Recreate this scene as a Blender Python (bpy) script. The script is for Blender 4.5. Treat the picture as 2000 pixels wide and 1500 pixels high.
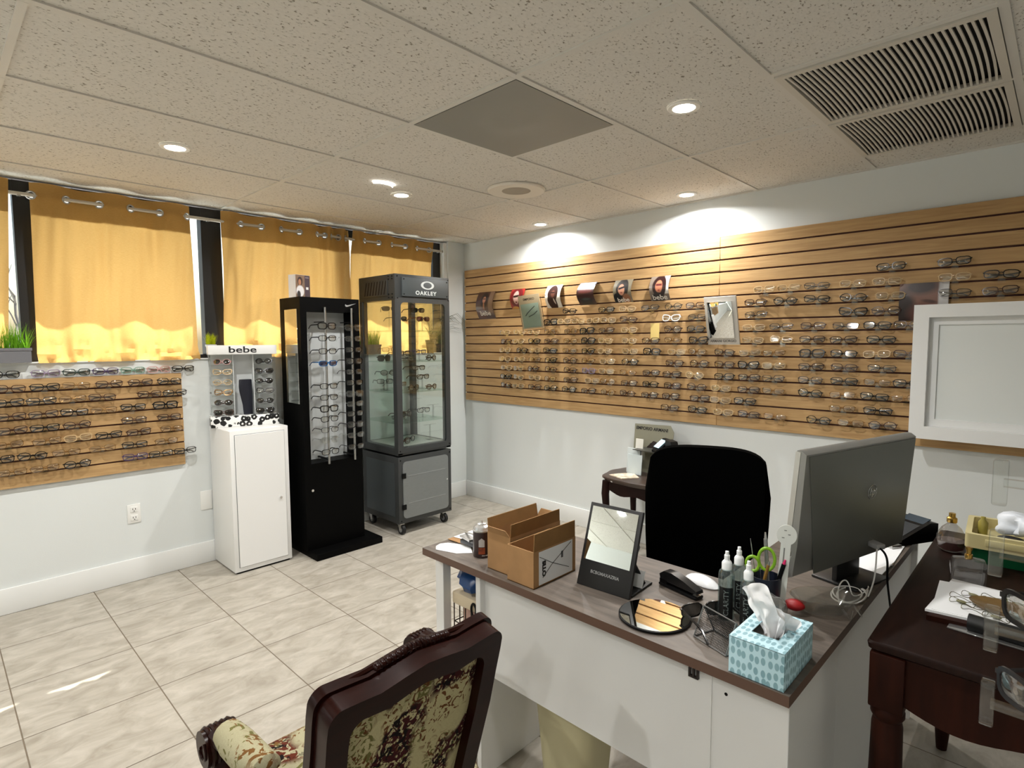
import bpy, bmesh, math, random
from mathutils import Vector, Matrix, noise
random.seed(7)
PI = math.pi
S = bpy.context.scene
for o in list(bpy.data.objects):
    bpy.data.objects.remove(o)
COL = S.collection

# ------------------------------------------------------------------ camera
# world: corner of the two walls at the origin, slatwall = plane y 0, window wall = plane x 0, metres
cd = bpy.data.cameras.new('camera'); cam = bpy.data.objects.new('camera', cd); COL.objects.link(cam)
RT, UP, FW = Vector((0.71789717, 0.69613042, -0.00510736)), Vector((-0.04909317, 0.05794381, 0.99711202)), Vector((-0.69441595, 0.71557316, -0.07577295))
cam.matrix_world = Matrix(((RT.x, UP.x, -FW.x, 4.06887), (RT.y, UP.y, -FW.y, -3.55951), (RT.z, UP.z, -FW.z, 1.46841), (0, 0, 0, 1)))
cd.sensor_fit = 'HORIZONTAL'; cd.sensor_width = 36; cd.lens = 36 * 1115.9 / 2000; cd.clip_start = .02
S.camera = cam

# ------------------------------------------------------------------ sky, sun, exposure
SUN_DIR = Vector((.60, -.40, -.78)).normalized()      # the way the sunlight travels: in through the window wall
w = bpy.data.worlds.new('world'); S.world = w; w.use_nodes = True
nt = w.node_tree; bg = nt.nodes['Background']
sky = nt.nodes.new('ShaderNodeTexSky'); sky.sky_type = 'NISHITA'; sky.sun_disc = False
sky.sun_elevation = math.asin(-SUN_DIR.z); sky.sun_rotation = math.atan2(-SUN_DIR.x, -SUN_DIR.y); sky.dust_density = 3; sky.air_density = 1
nt.links.new(sky.outputs[0], bg.inputs[0]); bg.inputs[1].default_value = .22
sl = bpy.data.lights.new('sun', 'SUN'); sl.energy = 20; sl.angle = .009; sl.color = (1, .95, .86)
so = bpy.data.objects.new('sun', sl); COL.objects.link(so); so.rotation_euler = SUN_DIR.to_track_quat('-Z', 'Y').to_euler(); so.location = (-4, -2, 6)
LAMP_W = 14.5
S.view_settings.view_transform = 'Standard'; S.view_settings.look = 'None'
S.view_settings.exposure = 0.0; S.view_settings.gamma = 1; S.view_settings.use_curve_mapping = False

# ------------------------------------------------------------------ helpers
def rgb(r, g, b, a=1):
    f = lambda c: (c / 255 / 12.92) if c <= 10 else ((c / 255 + .055) / 1.055) ** 2.4
    return (f(r), f(g), f(b), a)
MATS = {}
def mat(name, col=(200, 200, 200), rough=.5, metal=0, spec=.5, nz=None, bump=None, emit=None, coat=0):
    """nz=(scale, amount, stretch) brightness grain; bump=(scale, strength)"""
    if name in MATS: return MATS[name]
    m = bpy.data.materials.new(name); m.use_nodes = True; n = m.node_tree.nodes; l = m.node_tree.links
    b = n['Principled BSDF']; c = rgb(*col)
    b.inputs['Base Color'].default_value = c; b.inputs['Roughness'].default_value = rough; b.inputs['Metallic'].default_value = metal
    b.inputs['Specular IOR Level'].default_value = spec; b.inputs['Coat Weight'].default_value = coat
    if nz or bump: tc = n.new('ShaderNodeTexCoord')
    if nz:
        mp = n.new('ShaderNodeMapping'); mp.inputs['Scale'].default_value = nz[2] if len(nz) > 2 else (1, 1, 1)
        t = n.new('ShaderNodeTexNoise'); t.inputs['Scale'].default_value = nz[0]; t.inputs['Detail'].default_value = 6
        r = n.new('ShaderNodeMapRange'); r.inputs[1].default_value = .3; r.inputs[2].default_value = .7; r.inputs[3].default_value = 1 - nz[1]; r.inputs[4].default_value = 1 + nz[1]
        x = n.new('ShaderNodeMix'); x.data_type = 'RGBA'; x.blend_type = 'MULTIPLY'; x.inputs[0].default_value = 1; x.inputs[6].default_value = c
        l.new(tc.outputs['Object'], mp.inputs[0]); l.new(mp.outputs[0], t.inputs[0]); l.new(t.outputs[0], r.inputs[0]); l.new(r.outputs[0], x.inputs[7]); l.new(x.outputs[2], b.inputs['Base Color'])
    if bump:
        t2 = n.new('ShaderNodeTexNoise'); t2.inputs['Scale'].default_value = bump[0]; t2.inputs['Detail'].default_value = 4
        bp = n.new('ShaderNodeBump'); bp.inputs['Strength'].default_value = bump[1]; bp.inputs['Distance'].default_value = .01
        l.new(tc.outputs['Object'], t2.inputs[0]); l.new(t2.outputs[0], bp.inputs['Height']); l.new(bp.outputs[0], b.inputs['Normal'])
    if emit:
        b.inputs['Emission Color'].default_value = c; b.inputs['Emission Strength'].default_value = emit
    MATS[name] = m; return m
def clear(name, tint=(255, 255, 255), gloss=.12, rough=.02, body=0, bodycol=(200, 200, 200), fr=.6):
    """thin clear sheet: see-through, with a sheen; body = share of plain colour in it"""
    if name in MATS: return MATS[name]
    m = bpy.data.materials.new(name); m.use_nodes = True; n = m.node_tree.nodes; l = m.node_tree.links
    n.remove(n['Principled BSDF']); out = n['Material Output']
    t = n.new('ShaderNodeBsdfTransparent'); t.inputs[0].default_value = rgb(*tint)
    g = n.new('ShaderNodeBsdfGlossy'); g.inputs['Roughness'].default_value = rough
    lw = n.new('ShaderNodeLayerWeight'); lw.inputs[0].default_value = .35
    ma = n.new('ShaderNodeMath'); ma.operation = 'MULTIPLY_ADD'; ma.inputs[1].default_value = fr; ma.inputs[2].default_value = gloss; ma.use_clamp = True
    x = n.new('ShaderNodeMixShader'); l.new(lw.outputs['Facing'], ma.inputs[0]); l.new(ma.outputs[0], x.inputs[0]); l.new(t.outputs[0], x.inputs[1]); l.new(g.outputs[0], x.inputs[2])
    last = x
    if body:
        d = n.new('ShaderNodeBsdfDiffuse'); d.inputs[0].default_value = rgb(*bodycol); y = n.new('ShaderNodeMixShader'); y.inputs[0].default_value = body
        l.new(x.outputs[0], y.inputs[1]); l.new(d.outputs[0], y.inputs[2]); last = y
    l.new(last.outputs[0], out.inputs[0]); MATS[name] = m; return m
def print_mat(name, base, shapes, rough=.35):
    """flat print on a card: base colour and soft ellipses ('e') / rectangles ('r') in its own UV: (kind, cx, cy, rx, ry, rot, soft, colour)"""
    m = bpy.data.materials.new(name); m.use_nodes = True; n = m.node_tree.nodes; l = m.node_tree.links
    b = n['Principled BSDF']; b.inputs['Roughness'].default_value = rough; b.inputs['Coat Weight'].default_value = .3
    uv = n.new('ShaderNodeUVMap'); cur = None
    for k, cx, cy, rx, ry, rot, soft, col in shapes:
        mp = n.new('ShaderNodeMapping'); mp.vector_type = 'TEXTURE'; mp.inputs[1].default_value = (cx, cy, 0); mp.inputs[2].default_value = (0, 0, rot); mp.inputs[3].default_value = (rx, ry, 1)
        l.new(uv.outputs[0], mp.inputs[0])
        if k == 'e':
            d = n.new('ShaderNodeVectorMath'); d.operation = 'LENGTH'; l.new(mp.outputs[0], d.inputs[0]); dist = d.outputs['Value']
        else:
            a = n.new('ShaderNodeVectorMath'); a.operation = 'ABSOLUTE'; l.new(mp.outputs[0], a.inputs[0]); s = n.new('ShaderNodeSeparateXYZ'); l.new(a.outputs[0], s.inputs[0])
            d = n.new('ShaderNodeMath'); d.operation = 'MAXIMUM'; l.new(s.outputs[0], d.inputs[0]); l.new(s.outputs[1], d.inputs[1]); dist = d.outputs[0]
        r = n.new('ShaderNodeMapRange'); r.inputs[1].default_value = 1; r.inputs[2].default_value = 1 - soft; l.new(dist, r.inputs[0])
        x = n.new('ShaderNodeMix'); x.data_type = 'RGBA'; l.new(r.outputs[0], x.inputs[0])
        if cur is None: x.inputs[6].default_value = rgb(*base)
        else: l.new(cur, x.inputs[6])
        x.inputs[7].default_value = rgb(*col); cur = x.outputs[2]
    l.new(cur, b.inputs['Base Color']); return m

class MB:
    """collects shapes into one mesh"""
    def __init__(s): s.bm = bmesh.new(); s.uv = s.bm.loops.layers.uv.new('UVMap')
    def box(s, c, d, bev=0, seg=2, rot=None):
        M = Matrix.Translation(c) @ (rot.to_4x4() if rot else Matrix()) @ Matrix.Diagonal((d[0], d[1], d[2], 1))
        v = bmesh.ops.create_cube(s.bm, size=1, matrix=M)['verts']
        if bev:
            e = {e for q in v for e in q.link_edges}
            bmesh.ops.bevel(s.bm, geom=list(e), offset=bev, segments=seg, affect='EDGES', profile=.5, clamp_overlap=True)
        return s
    def b2(s, lo, hi, bev=0, seg=2):
        return s.box([(a + b) / 2 for a, b in zip(lo, hi)], [abs(b - a) for a, b in zip(lo, hi)], bev, seg)
    def ring(s, a, b, closed=True):
        n = len(a)
        for i in range(n if closed else n - 1):
            j = (i + 1) % n
            try: s.bm.faces.new((a[i], a[j], b[j], b[i]))
            except ValueError: pass
    def loft(s, loops, closed=True, cap=True, wrap=False):
        L = [[s.bm.verts.new(p) for p in lp] for lp in loops]
        for a, b in zip(L, L[1:]): s.ring(a, b, closed)
        if wrap: s.ring(L[-1], L[0], closed)
        elif cap and closed:
            s.bm.faces.new(L[0][::-1]); s.bm.faces.new(L[-1])
        return s
    def tube(s, pts, r, n=8, closed=False, cap=True, flat=1):
        pts = [Vector(p) for p in pts]; k = len(pts); rs = r if isinstance(r, (list, tuple)) else [r] * k; loops = []; ref = None
        for i, p in enumerate(pts):
            a = pts[(i - 1) % k] if closed or i else p; b = pts[(i + 1) % k] if closed or i < k - 1 else p
            t = (b - a).normalized()
            if ref is None: ref = Vector((0, 0, 1)) if abs(t.z) < .9 else Vector((1, 0, 0))
            u = t.cross(ref).normalized(); v = u.cross(t).normalized(); ref = v
            loops.append([p + rs[i] * (math.cos(2 * PI * q / n + PI / n) * u + flat * math.sin(2 * PI * q / n + PI / n) * v) for q in range(n)])
        return s.loft(loops, cap=cap, wrap=closed)
    def cyl(s, p0, p1, r0, r1=None, n=20): return s.tube([p0, p1], [r0, r0 if r1 is None else r1], n)
    def lathe(s, prof, n=24, c=(0, 0, 0), cap=True, sx=1, sy=1, rot=None):
        c = Vector(c); loops = []
        for r, z in prof:
            lp = []
            for q in range(n):
                p = Vector((r * sx * math.cos(2 * PI * q / n), r * sy * math.sin(2 * PI * q / n), z)); lp.append(c + (rot @ p if rot else p))
            loops.append(lp)
        return s.loft(loops, cap=cap)
    def prism(s, poly, f, d0, d1):
        """poly in 2D, f(a, b, d) -> point"""
        return s.loft([[f(a, b, d0) for a, b in poly], [f(a, b, d1) for a, b in poly]])
    def frame(s, outer, inner, f, d0, d1):
        """ring between two outlines with the same number of points"""
        L = [[s.bm.verts.new(f(a, b, d)) for a, b in pl] for pl, d in ((outer, d0), (outer, d1), (inner, d1), (inner, d0))]
        for i in range(4): s.ring(L[i], L[(i + 1) % 4])
        return s
    def grid(s, f, nu, nv, keep=None, us=None, vs=None):
        us = us or [i / nu for i in range(nu + 1)]; vs = vs or [j / nv for j in range(nv + 1)]
        V = [[s.bm.verts.new(f(u, v)) for v in vs] for u in us]
        for i in range(len(us) - 1):
            for j in range(len(vs) - 1):
                if keep and not keep((us[i] + us[i + 1]) / 2, (vs[j] + vs[j + 1]) / 2): continue
                fc = s.bm.faces.new((V[i][j], V[i + 1][j], V[i + 1][j + 1], V[i][j + 1]))
                for lo, (a, b) in zip(fc.loops, ((i, j), (i + 1, j), (i + 1, j + 1), (i, j + 1))): lo[s.uv].uv = (us[a], vs[b])
        return s
    def ball(s, c, r, n=16, m=10, rot=None):
        r = r if isinstance(r, (tuple, list)) else (r, r, r)
        return s.lathe([(max(math.sin(PI * i / m), .02), -math.cos(PI * i / m) * r[2]) for i in range(m + 1)], n, c, sx=r[0], sy=r[1], rot=rot)
    def boxuv(s, sc=1.0):
        """UVs by dominant axis, in metres / sc"""
        s.bm.normal_update()
        for f in s.bm.faces:
            n = f.normal; ax = max(range(3), key=lambda i: abs(n[i])); i, j = [(1, 2), (0, 2), (0, 1)][ax]
            for lo in f.loops: lo[s.uv].uv = (lo.vert.co[i] / sc, lo.vert.co[j] / sc)
        return s
    def turn(s, M):
        bmesh.ops.transform(s.bm, matrix=M, verts=s.bm.verts); return s
    def mesh(s, name, angle=38, recalc=True):
        if recalc: bmesh.ops.recalc_face_normals(s.bm, faces=s.bm.faces)
        me = bpy.data.meshes.new(name); s.bm.to_mesh(me); s.bm.free()
        for p in me.polygons: p.use_smooth = True
        me.set_sharp_from_angle(angle=math.radians(angle)); return me

def tag(o, label=None, cat=None, group=None, kind=None):
    for k, v in (('label', label), ('category', cat), ('group', group), ('kind', kind)):
        if v: o[k] = v
    return o
def put(name, me, m=None, parent=None, loc=(0, 0, 0), rot=None):
    """link a mesh (MB or mesh data) as one object"""
    if isinstance(me, MB): me = me.mesh(name)
    if m is not None and not me.materials: me.materials.append(m)
    o = bpy.data.objects.new(name, me); COL.objects.link(o); o.location = loc
    if rot: o.rotation_euler = rot
    if parent is not None: o.parent = parent
    return o
def thing(name, label, cat, loc=(0, 0, 0), rz=0, group=None):
    o = bpy.data.objects.new(name, None); COL.objects.link(o); o.location = loc; o.rotation_euler = (0, 0, rz); o.empty_display_size = .05
    return tag(o, label, cat, group)
def wp(name, mb, m, root, label=None):
    """part built in world coordinates under an unrotated thing"""
    bmesh.ops.translate(mb.bm, vec=-root.location, verts=mb.bm.verts); o = put(name, mb, m, root)
    if label: o['label'] = label
    return o
def copy_tree(o, parent=None):
    c = o.copy(); COL.objects.link(c); c.parent = parent
    for ch in list(o.children): copy_tree(ch, c)
    return c
def struct(name, mb, m, parent=None):
    o = put(name, mb, m, parent)
    if parent is None: o['kind'] = 'structure'
    return o
def text_mb(body, size, f, sx=1.0, bold=0.0, depth=.0006, shear=0, space=1.0):
    """lettering as thin solid: f(a, b, d) maps text plane coordinates (centred) to space"""
    cu = bpy.data.curves.new('t', 'FONT'); cu.body = body; cu.size = size; cu.align_x = 'CENTER'; cu.align_y = 'CENTER'; cu.offset = bold; cu.shear = shear; cu.space_character = space; cu.resolution_u = 4
    cu.extrude = depth / 2
    ob = bpy.data.objects.new('t', cu); COL.objects.link(ob); bpy.context.view_layer.update()
    me = bpy.data.meshes.new_from_object(ob.evaluated_get(bpy.context.evaluated_depsgraph_get()))
    bpy.data.objects.remove(ob); bpy.data.curves.remove(cu)
    mb = MB(); mb.bm.from_mesh(me); bpy.data.meshes.remove(me)
    for v in mb.bm.verts: v.co = f(v.co.x * sx, v.co.y, v.co.z + depth / 2)
    return mb
def pl(o, ux, uy):
    """plane mapper: origin, two unit axes; d goes along their normal"""
    o, ux, uy = Vector(o), Vector(ux), Vector(uy); nz = ux.cross(uy)
    return lambda a, b, d=0: o + a * ux + b * uy + d * nz
def rrect(w, h, r, n=5, cx=0, cy=0):
    r = min(r, w / 2 - 1e-4, h / 2 - 1e-4); o = []
    for sx, sy, a0 in ((1, 1, 0), (-1, 1, 90), (-1, -1, 180), (1, -1, 270)):
        for i in range(n + 1):
            a = math.radians(a0 + 90 * i / n); o.append((cx + sx * (w / 2 - r) + r * math.cos(a), cy + sy * (h / 2 - r) + r * math.sin(a)))
    return o
ORD = ['first', 'second', 'third', 'fourth', 'fifth', 'sixth', 'seventh', 'eighth', 'ninth', 'tenth', 'eleventh', 'twelfth', 'thirteenth', 'fourteenth', 'fifteenth', 'sixteenth', 'seventeenth', 'eighteenth', 'nineteenth', 'twentieth']

# ------------------------------------------------------------------ materials
WHITE = mat('wall_paint', (222, 226, 225), .75, bump=(220, .05))
TRIM = mat('trim_paint', (232, 233, 231), .45)
BLACKM = mat('black_lacquer', (3, 3, 3), .5, spec=.08)
FRAMEK = mat('window_frame_black', (22, 21, 21), .45)
CHROME = mat('chrome', (225, 225, 225), .12, 1)
STEEL = mat('brushed_steel', (190, 190, 188), .3, 1)
WLAM = mat('white_laminate', (232, 232, 230), .4)
MIRROR = mat('mirror_silver', (235, 237, 236), .015, 1)
GLASS = clear('clear_glass', (252, 255, 253), .03, fr=.28)
ACRYL = clear('clear_acrylic', (251, 252, 251), .07, .04, fr=.35)
PAPER = mat('white_paper', (238, 239, 240), .7)
KPLAST = mat('black_plastic', (7, 7, 8), .4, spec=.2)
KRUB = mat('black_rubber', (18, 18, 18), .6)
CLOTHK = mat('black_fabric', (2, 2, 2), .98, spec=.02)
DARKWOOD = mat('dark_cherry_wood', (30, 11, 7), .4, spec=.15, nz=(9, .35, (1, 6, 1)))
REDWOOD = mat('mahogany_wood', (40, 15, 7), .5, spec=.12, nz=(7, .3, (6, 6, 1)))
# ------------------------------------------------------------------ setting
H = 2.36
XE, YE = 5.6, -8.0
def floor_mat():
    m = bpy.data.materials.new('beige_floor_tile'); m.use_nodes = True; n = m.node_tree.nodes; l = m.node_tree.links; b = n['Principled BSDF']
    tc = n.new('ShaderNodeTexCoord'); oi = n.new('ShaderNodeObjectInfo'); ad = n.new('ShaderNodeVectorMath'); ad.operation = 'MULTIPLY_ADD'; ad.inputs[1].default_value = (1, 1, 1)
    cm = n.new('ShaderNodeCombineXYZ'); mu = n.new('ShaderNodeMath'); mu.operation = 'MULTIPLY'; mu.inputs[1].default_value = 37
    l.new(oi.outputs['Random'], mu.inputs[0]); l.new(mu.outputs[0], cm.inputs[0]); l.new(mu.outputs[0], cm.inputs[1]); l.new(tc.outputs['Object'], ad.inputs[0]); l.new(cm.outputs[0], ad.inputs[2])
    mp = n.new('ShaderNodeMapping'); mp.inputs[3].default_value = (1.6, .75, 1); l.new(ad.outputs[0], mp.inputs[0])
    t = n.new('ShaderNodeTexNoise'); t.inputs['Scale'].default_value = 9; t.inputs['Detail'].default_value = 9; t.inputs['Roughness'].default_value = .62; t.inputs['Distortion'].default_value = .8; l.new(mp.outputs[0], t.inputs[0])
    r = n.new('ShaderNodeValToRGB'); e = r.color_ramp.elements; e[0].position = .3; e[0].color = rgb(150, 143, 130); e[1].position = .72; e[1].color = rgb(189, 183, 172)
    l.new(t.outputs[0], r.inputs[0]); l.new(r.outputs[0], b.inputs['Base Color']); b.inputs['Roughness'].default_value = .42; b.inputs['Specular IOR Level'].default_value = .35
    bp = n.new('ShaderNodeBump'); bp.inputs['Strength'].default_value = .05; l.new(t.outputs[0], bp.inputs['Height']); l.new(bp.outputs[0], b.inputs['Normal']); return m
def ceil_mat():
    m = bpy.data.materials.new('fissured_ceiling_tile'); m.use_nodes = True; n = m.node_tree.nodes; l = m.node_tree.links; b = n['Principled BSDF']
    tc = n.new('ShaderNodeTexCoord'); oi = n.new('ShaderNodeObjectInfo'); ad = n.new('ShaderNodeVectorMath'); cm = n.new('ShaderNodeCombineXYZ'); mu = n.new('ShaderNodeMath'); mu.operation = 'MULTIPLY'; mu.inputs[1].default_value = 53
    l.new(oi.outputs['Random'], mu.inputs[0]); l.new(mu.outputs[0], cm.inputs[0]); l.new(tc.outputs['Object'], ad.inputs[0]); l.new(cm.outputs[0], ad.inputs[1])
    mp = n.new('ShaderNodeMapping'); mp.inputs[3].default_value = (1.0, .62, 1); l.new(ad.outputs[0], mp.inputs[0])
    t = n.new('ShaderNodeTexNoise'); t.inputs['Scale'].default_value = 128; t.inputs['Detail'].default_value = 3; t.inputs['Distortion'].default_value = .5; l.new(mp.outputs[0], t.inputs[0])
    r = n.new('ShaderNodeValToRGB'); e = r.color_ramp.elements; e[0].position = .325; e[0].color = rgb(140, 132, 119); e[1].position = .385; e[1].color = rgb(214, 210, 202)
    x = r.color_ramp.elements.new(.7); x.color = rgb(222, 218, 210)
    l.new(t.outputs[0], r.inputs[0]); l.new(r.outputs[0], b.inputs['Base Color']); b.inputs['Roughness'].default_value = .9; b.inputs['Specular IOR Level'].default_value = .2
    bp = n.new('ShaderNodeBump'); bp.inputs['Strength'].default_value = .35; bp.inputs['Distance'].default_value = .006; l.new(r.outputs[0], bp.inputs['Height']); l.new(bp.outputs[0], b.inputs['Normal']); return m
FT, CT = floor_mat(), ceil_mat()
GROUT = mat('brown_grout', (118, 106, 90), .9)
floor = struct('floor', MB().b2((-.2, YE - .2, -.2), (XE + .2, .15, -.0016)), GROUT)
FX, FY, TX, TY = .0105, -3.3818, .4477, .4464
full = MB().b2((0, 0, -.0014), (TX - .0042, TY - .0042, 0), .0008, 1).mesh('tile'); full.materials.append(FT)
edge = MB().b2((0, 0, -.0014), (TX - .0042, -(FY + 7 * TY) - .002, 0), .0008, 1).mesh('tile'); edge.materials.append(FT)
for j in range(13):
    for i in range(-10, 8):
        x0, y0 = FX + j * TX, FY + i * TY
        if x0 > XE: continue
        put('tile', edge if i == 7 else full, None, floor, (x0 + .0021, y0 + .0021, 0))
ceiling = struct('ceiling', MB().b2((-.25, YE - .2, H + .03), (XE + .2, .15, H + .2)), mat('ceiling_void', (14, 13, 12), .9))
T = .6096; X0, YA = .2442, -2.1033
xs = [-.2] + [X0 + k * T for k in range(9)] + [XE]
ys = [YE] + [YA + n * 2 * T for n in (-4, -3, -2, -1, 0, 1)] + [0]
BAR = mat('ceiling_grid_paint', (214, 210, 202), .6)
VENT = (3, 2); HV = 5
tilecache = {}
def ctile(x0, x1, y0, y1):
    key = (round(x1 - x0, 3), round(y1 - y0, 3))
    if key not in tilecache:
        me = MB().b2((0, 0, .006), (key[0] - .004, key[1] - .004, .018)).mesh('ceiling_tile'); me.materials.append(CT); tilecache[key] = me
    put('ceiling_tile', tilecache[key], None, ceiling, (x0 + .002, y0 + .002, H))
def crossbar(x0, x1, y): put('grid_bar', MB().b2((x0, y - .011, H - .0004), (x1, y + .011, H + .02)), BAR, ceiling)
for a in range(len(xs) - 1):
    for b in range(len(ys) - 1):
        k = a - 1
        if (k, b) == (3, 5):                                      # perforated vent in the first half, a half tile after it
            ctile(xs[a], xs[a + 1], ys[b] + T, ys[b + 1]); crossbar(xs[a], xs[a + 1], ys[b] + T); continue
        if k == 5 and b == 5:
            ctile(xs[a], xs[a + 1], ys[b], ys[b] + T); crossbar(xs[a], xs[a + 1], ys[b] + T); continue
        if k == 5 and b == 6:
            ctile(xs[a], xs[a + 1], ys[b] + T, ys[b + 1]); crossbar(xs[a], xs[a + 1], ys[b] + T); continue
        ctile(xs[a], xs[a + 1], ys[b], ys[b + 1])
for x in xs[1:-1]: put('grid_bar', MB().b2((x - .012, YE, H), (x + .012, 0, H + .022)), BAR, ceiling)
for y in ys[1:-1]:
    for x0, x1 in zip(xs, xs[1:]): crossbar(x0 + .012, x1 - .012, y)
put('wall_angle', MB().b2((-.05, -.02, H - .001), (XE, 0, H + .01)), BAR, ceiling)

SILL, WT, WB = 1.357, 2.352, -.2        # sill height, window head, outer face
wl = struct('wall_left', MB().b2((WB, YE, -.2), (0, 0, SILL)), WHITE)
put('wall_pier', MB().b2((WB, -.19, SILL), (0, .15, 2.5)), WHITE, wl)
put('window_lintel', MB().b2((WB, YE, WT), (-.17, -.19, 2.56)), FRAMEK, wl)
struct('wall_right', MB().b2((WB, 0, -.2), (XE + .2, .15, 2.5)), WHITE)
struct('wall_near', MB().b2((XE, YE - .15, -.2), (XE + .15, .15, 2.5)), WHITE)
struct('wall_rear', MB().b2((WB, YE - .15, -.2), (XE, YE, 2.5)), WHITE)
def baseboard(name, lo, hi, ax):
    m = MB(); m.b2(lo, hi, .003, 2); struct(name, m, TRIM)
baseboard('baseboard_right', (.012, -.013, 0), (XE, 0, .1424), 0)
baseboard('baseboard_left', (0, YE, 0), (.013, -.013, .1424), 1)
# windows between dark posts
PW = [(-4.16, -4.04), (-3.172, -3.098), (-2.232, -2.108), (-1.267, -1.143), (-.307, -.225)]; POSTS = [(a + b) / 2 for a, b in PW]
for n, (a, b) in enumerate(zip([YE] + POSTS, POSTS)):
    if n == 0: continue
    (a, p0), (p1, b) = PW[n - 1], PW[n]; a = p0
    wd = struct('window_%d' % n, MB().b2((-.15, p1, SILL), (-.075, b, WT)), FRAMEK)
    put('window_head', MB().b2((-.15, a, 2.285), (-.08, p1, WT)), FRAMEK, wd)
    put('window_foot', MB().b2((-.15, a, SILL), (-.09, p1, SILL + .03)), FRAMEK, wd)
    put('pane', MB().b2((-.118, a, SILL + .03), (-.112, p1, 2.285)), GLASS, wd)
wd = struct('window_5', MB().b2((-.15, POSTS[0] - .062, SILL), (-.075, POSTS[0] + .062, WT)), FRAMEK)
put('pane', MB().b2((-.118, YE, SILL), (-.112, POSTS[0] - .06, WT)), GLASS, wd)
wd = struct('window_6', MB().b2((-.14, -.224, SILL), (-.02, -.19, WT)), TRIM)
put('pane_white', MB().b2((-.118, -.228, SILL), (-.112, -.222, WT)), GLASS, wd)
struct('trim_1', MB().b2((-.16, YE, SILL), (.012, -.19, SILL + .006)), TRIM)
# the eave over the windows, the ground and a bare tree outside
struct('roof_eave', MB().b2((-.765, YE - 2, 2.56), (WB, 1.6, 2.66)), mat('eave_paint', (190, 188, 184), .8))
struct('ground_outside', MB().b2((-40, -40, -.5), (WB - .01, 40, -.3)), mat('pale_snow_ground', (225, 228, 232), .9, nz=(.6, .1)))
tr = thing('bare_tree', 'bare leafless tree standing outside the leftmost window gap', 'tree', (-5.2, -3.2, -.3))
BARK = mat('grey_bark', (120, 112, 105), .9)
def grow(mb, p, d, L, r, dep):
    q = p + d * L; mb.tube([p, (p + q) / 2 + Vector((random.uniform(-.04, .04), random.uniform(-.04, .04), 0)) * L, q], [r, r * .85, r * .65], 6)
    if dep:
        for i in range(3 if dep > 1 else 4):
            a = random.uniform(0, 6.28); nd = (d + Vector((math.cos(a) * .65, math.sin(a) * .65, random.uniform(.0, .45)))).normalized(); grow(mb, p + d * L * random.uniform(.6, 1), nd, L * random.uniform(.55, .75), r * .5, dep - 1)
t0 = MB(); t0.tube([(0, 0, 0), (.03, 0, .8), (0, .05, 1.6)], [.12, .1, .085], 10); put('trunk', t0, BARK, tr)
t1 = MB()
for i in range(6): grow(t1, Vector((0, .05, 1.2 + .07 * i)), Vector((math.cos(i * 1.1) * .7, math.sin(i * 1.1) * .7, .6)).normalized(), .9, .04, 3)
put('branches', t1, BARK, tr)

# ------------------------------------------------------------------ downlights
LENS = mat('lit_lamp_lens', (255, 252, 245), .4, emit=28)
LAMPS = [((1.085, -2.697), 'round recessed ceiling light lit above the glasses board by the leftmost curtain', ), ((1.097, -1.461), 'round recessed ceiling light lit beside a glowing crescent plate, between curtains and round speaker'),
         ((2.964, -1.462), 'largest-looking round recessed ceiling light, lit, between the perforated vent and the louvred grilles'), ((1.113, -.19), 'round recessed ceiling light lit close to the wall near the room corner'),
         ((2.339, -.224), 'round recessed ceiling light lit close to the wall above the mirror on the slatwall'), ((2.964, -2.70), 'recessed ceiling light above the photo frame, over the desk'), ((4.25, -4.7), 'added recessed ceiling light behind the viewer on the right'),  # last lamp here is added behind the viewer to light the desk front
         ((1.09, -3.95), 'added recessed ceiling light outside the view to the left'), ((2.96, -4.4), 'added recessed ceiling light behind the viewer on the left'), ((1.09, -6.4), 'added recessed ceiling light far behind the viewer on the window side'), ((3.6, -6.6), 'added recessed ceiling light at the far rear of the room')]  # lamps added out of view to light the rest of the room
for (x, y), lb in LAMPS:
    r = thing('recessed_light', lb, 'ceiling light', (x, y, H), group='recessed ceiling lights')
    wp('trim_ring', MB().lathe([(.043, .004), (.043, -.004), (.060, -.004), (.064, .0), (.064, .004)], 32, (x, y, H), cap=False), mat('lamp_trim_white', (236, 234, 228), .4), r)
    wp('lens', MB().lathe([(.0005, -.006), (.030, -.0055), (.0425, -.002), (.0425, .004), (.0005, .004)], 32, (x, y, H)), LENS, r)
    L = bpy.data.lights.new('recessed_light_glow', 'AREA'); L.shape = 'DISK'; L.size = .06; L.energy = LAMP_W; L.color = (1, .985, .955); L.spread = math.radians(158)
    lo = bpy.data.objects.new('recessed_light_glow', L); COL.objects.link(lo); lo.location = (0, 0, -.009); lo.parent = r

# ------------------------------------------------------------------ ceiling fittings
PERF = clear('perforated_metal', (255, 255, 255), .0, .5, .46, (158, 154, 144))
x0, y0 = X0 + 3 * T, YA
v = thing('air_vent', 'dark perforated square air vent set in the ceiling grid', 'air vent', (x0 + T / 2, y0 + T / 2, H))
wp('perforated_plate', MB().b2((x0 + .014, y0 + .014, H - .002), (x0 + T - .014, y0 + T - .014, H)), PERF, v)
wp('duct_box', MB().b2((x0 + .014, y0 + .014, H + .025), (x0 + T - .014, y0 + T - .014, H + .029)), mat('duct_grey', (66, 64, 60), .8), v)
dm = MB(); dm.lathe([(.10, .022), (.145, .006), (.15, .006), (.15, .022)], 36, (x0 + T / 2, y0 + T / 2, H), cap=False)
wp('round_diffuser', dm, mat('diffuser_grey', (235, 230, 220), .6), v); wp('diffuser_hub', MB().lathe([(.03, .02), (.028, .008), (.001, .006)], 20, (x0 + T / 2, y0 + T / 2, H)), mat('diffuser_grey'), v)
sp = thing('ceiling_speaker', 'round white ceiling speaker with grey grille', 'speaker', (1.672, -1.045, H))
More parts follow.
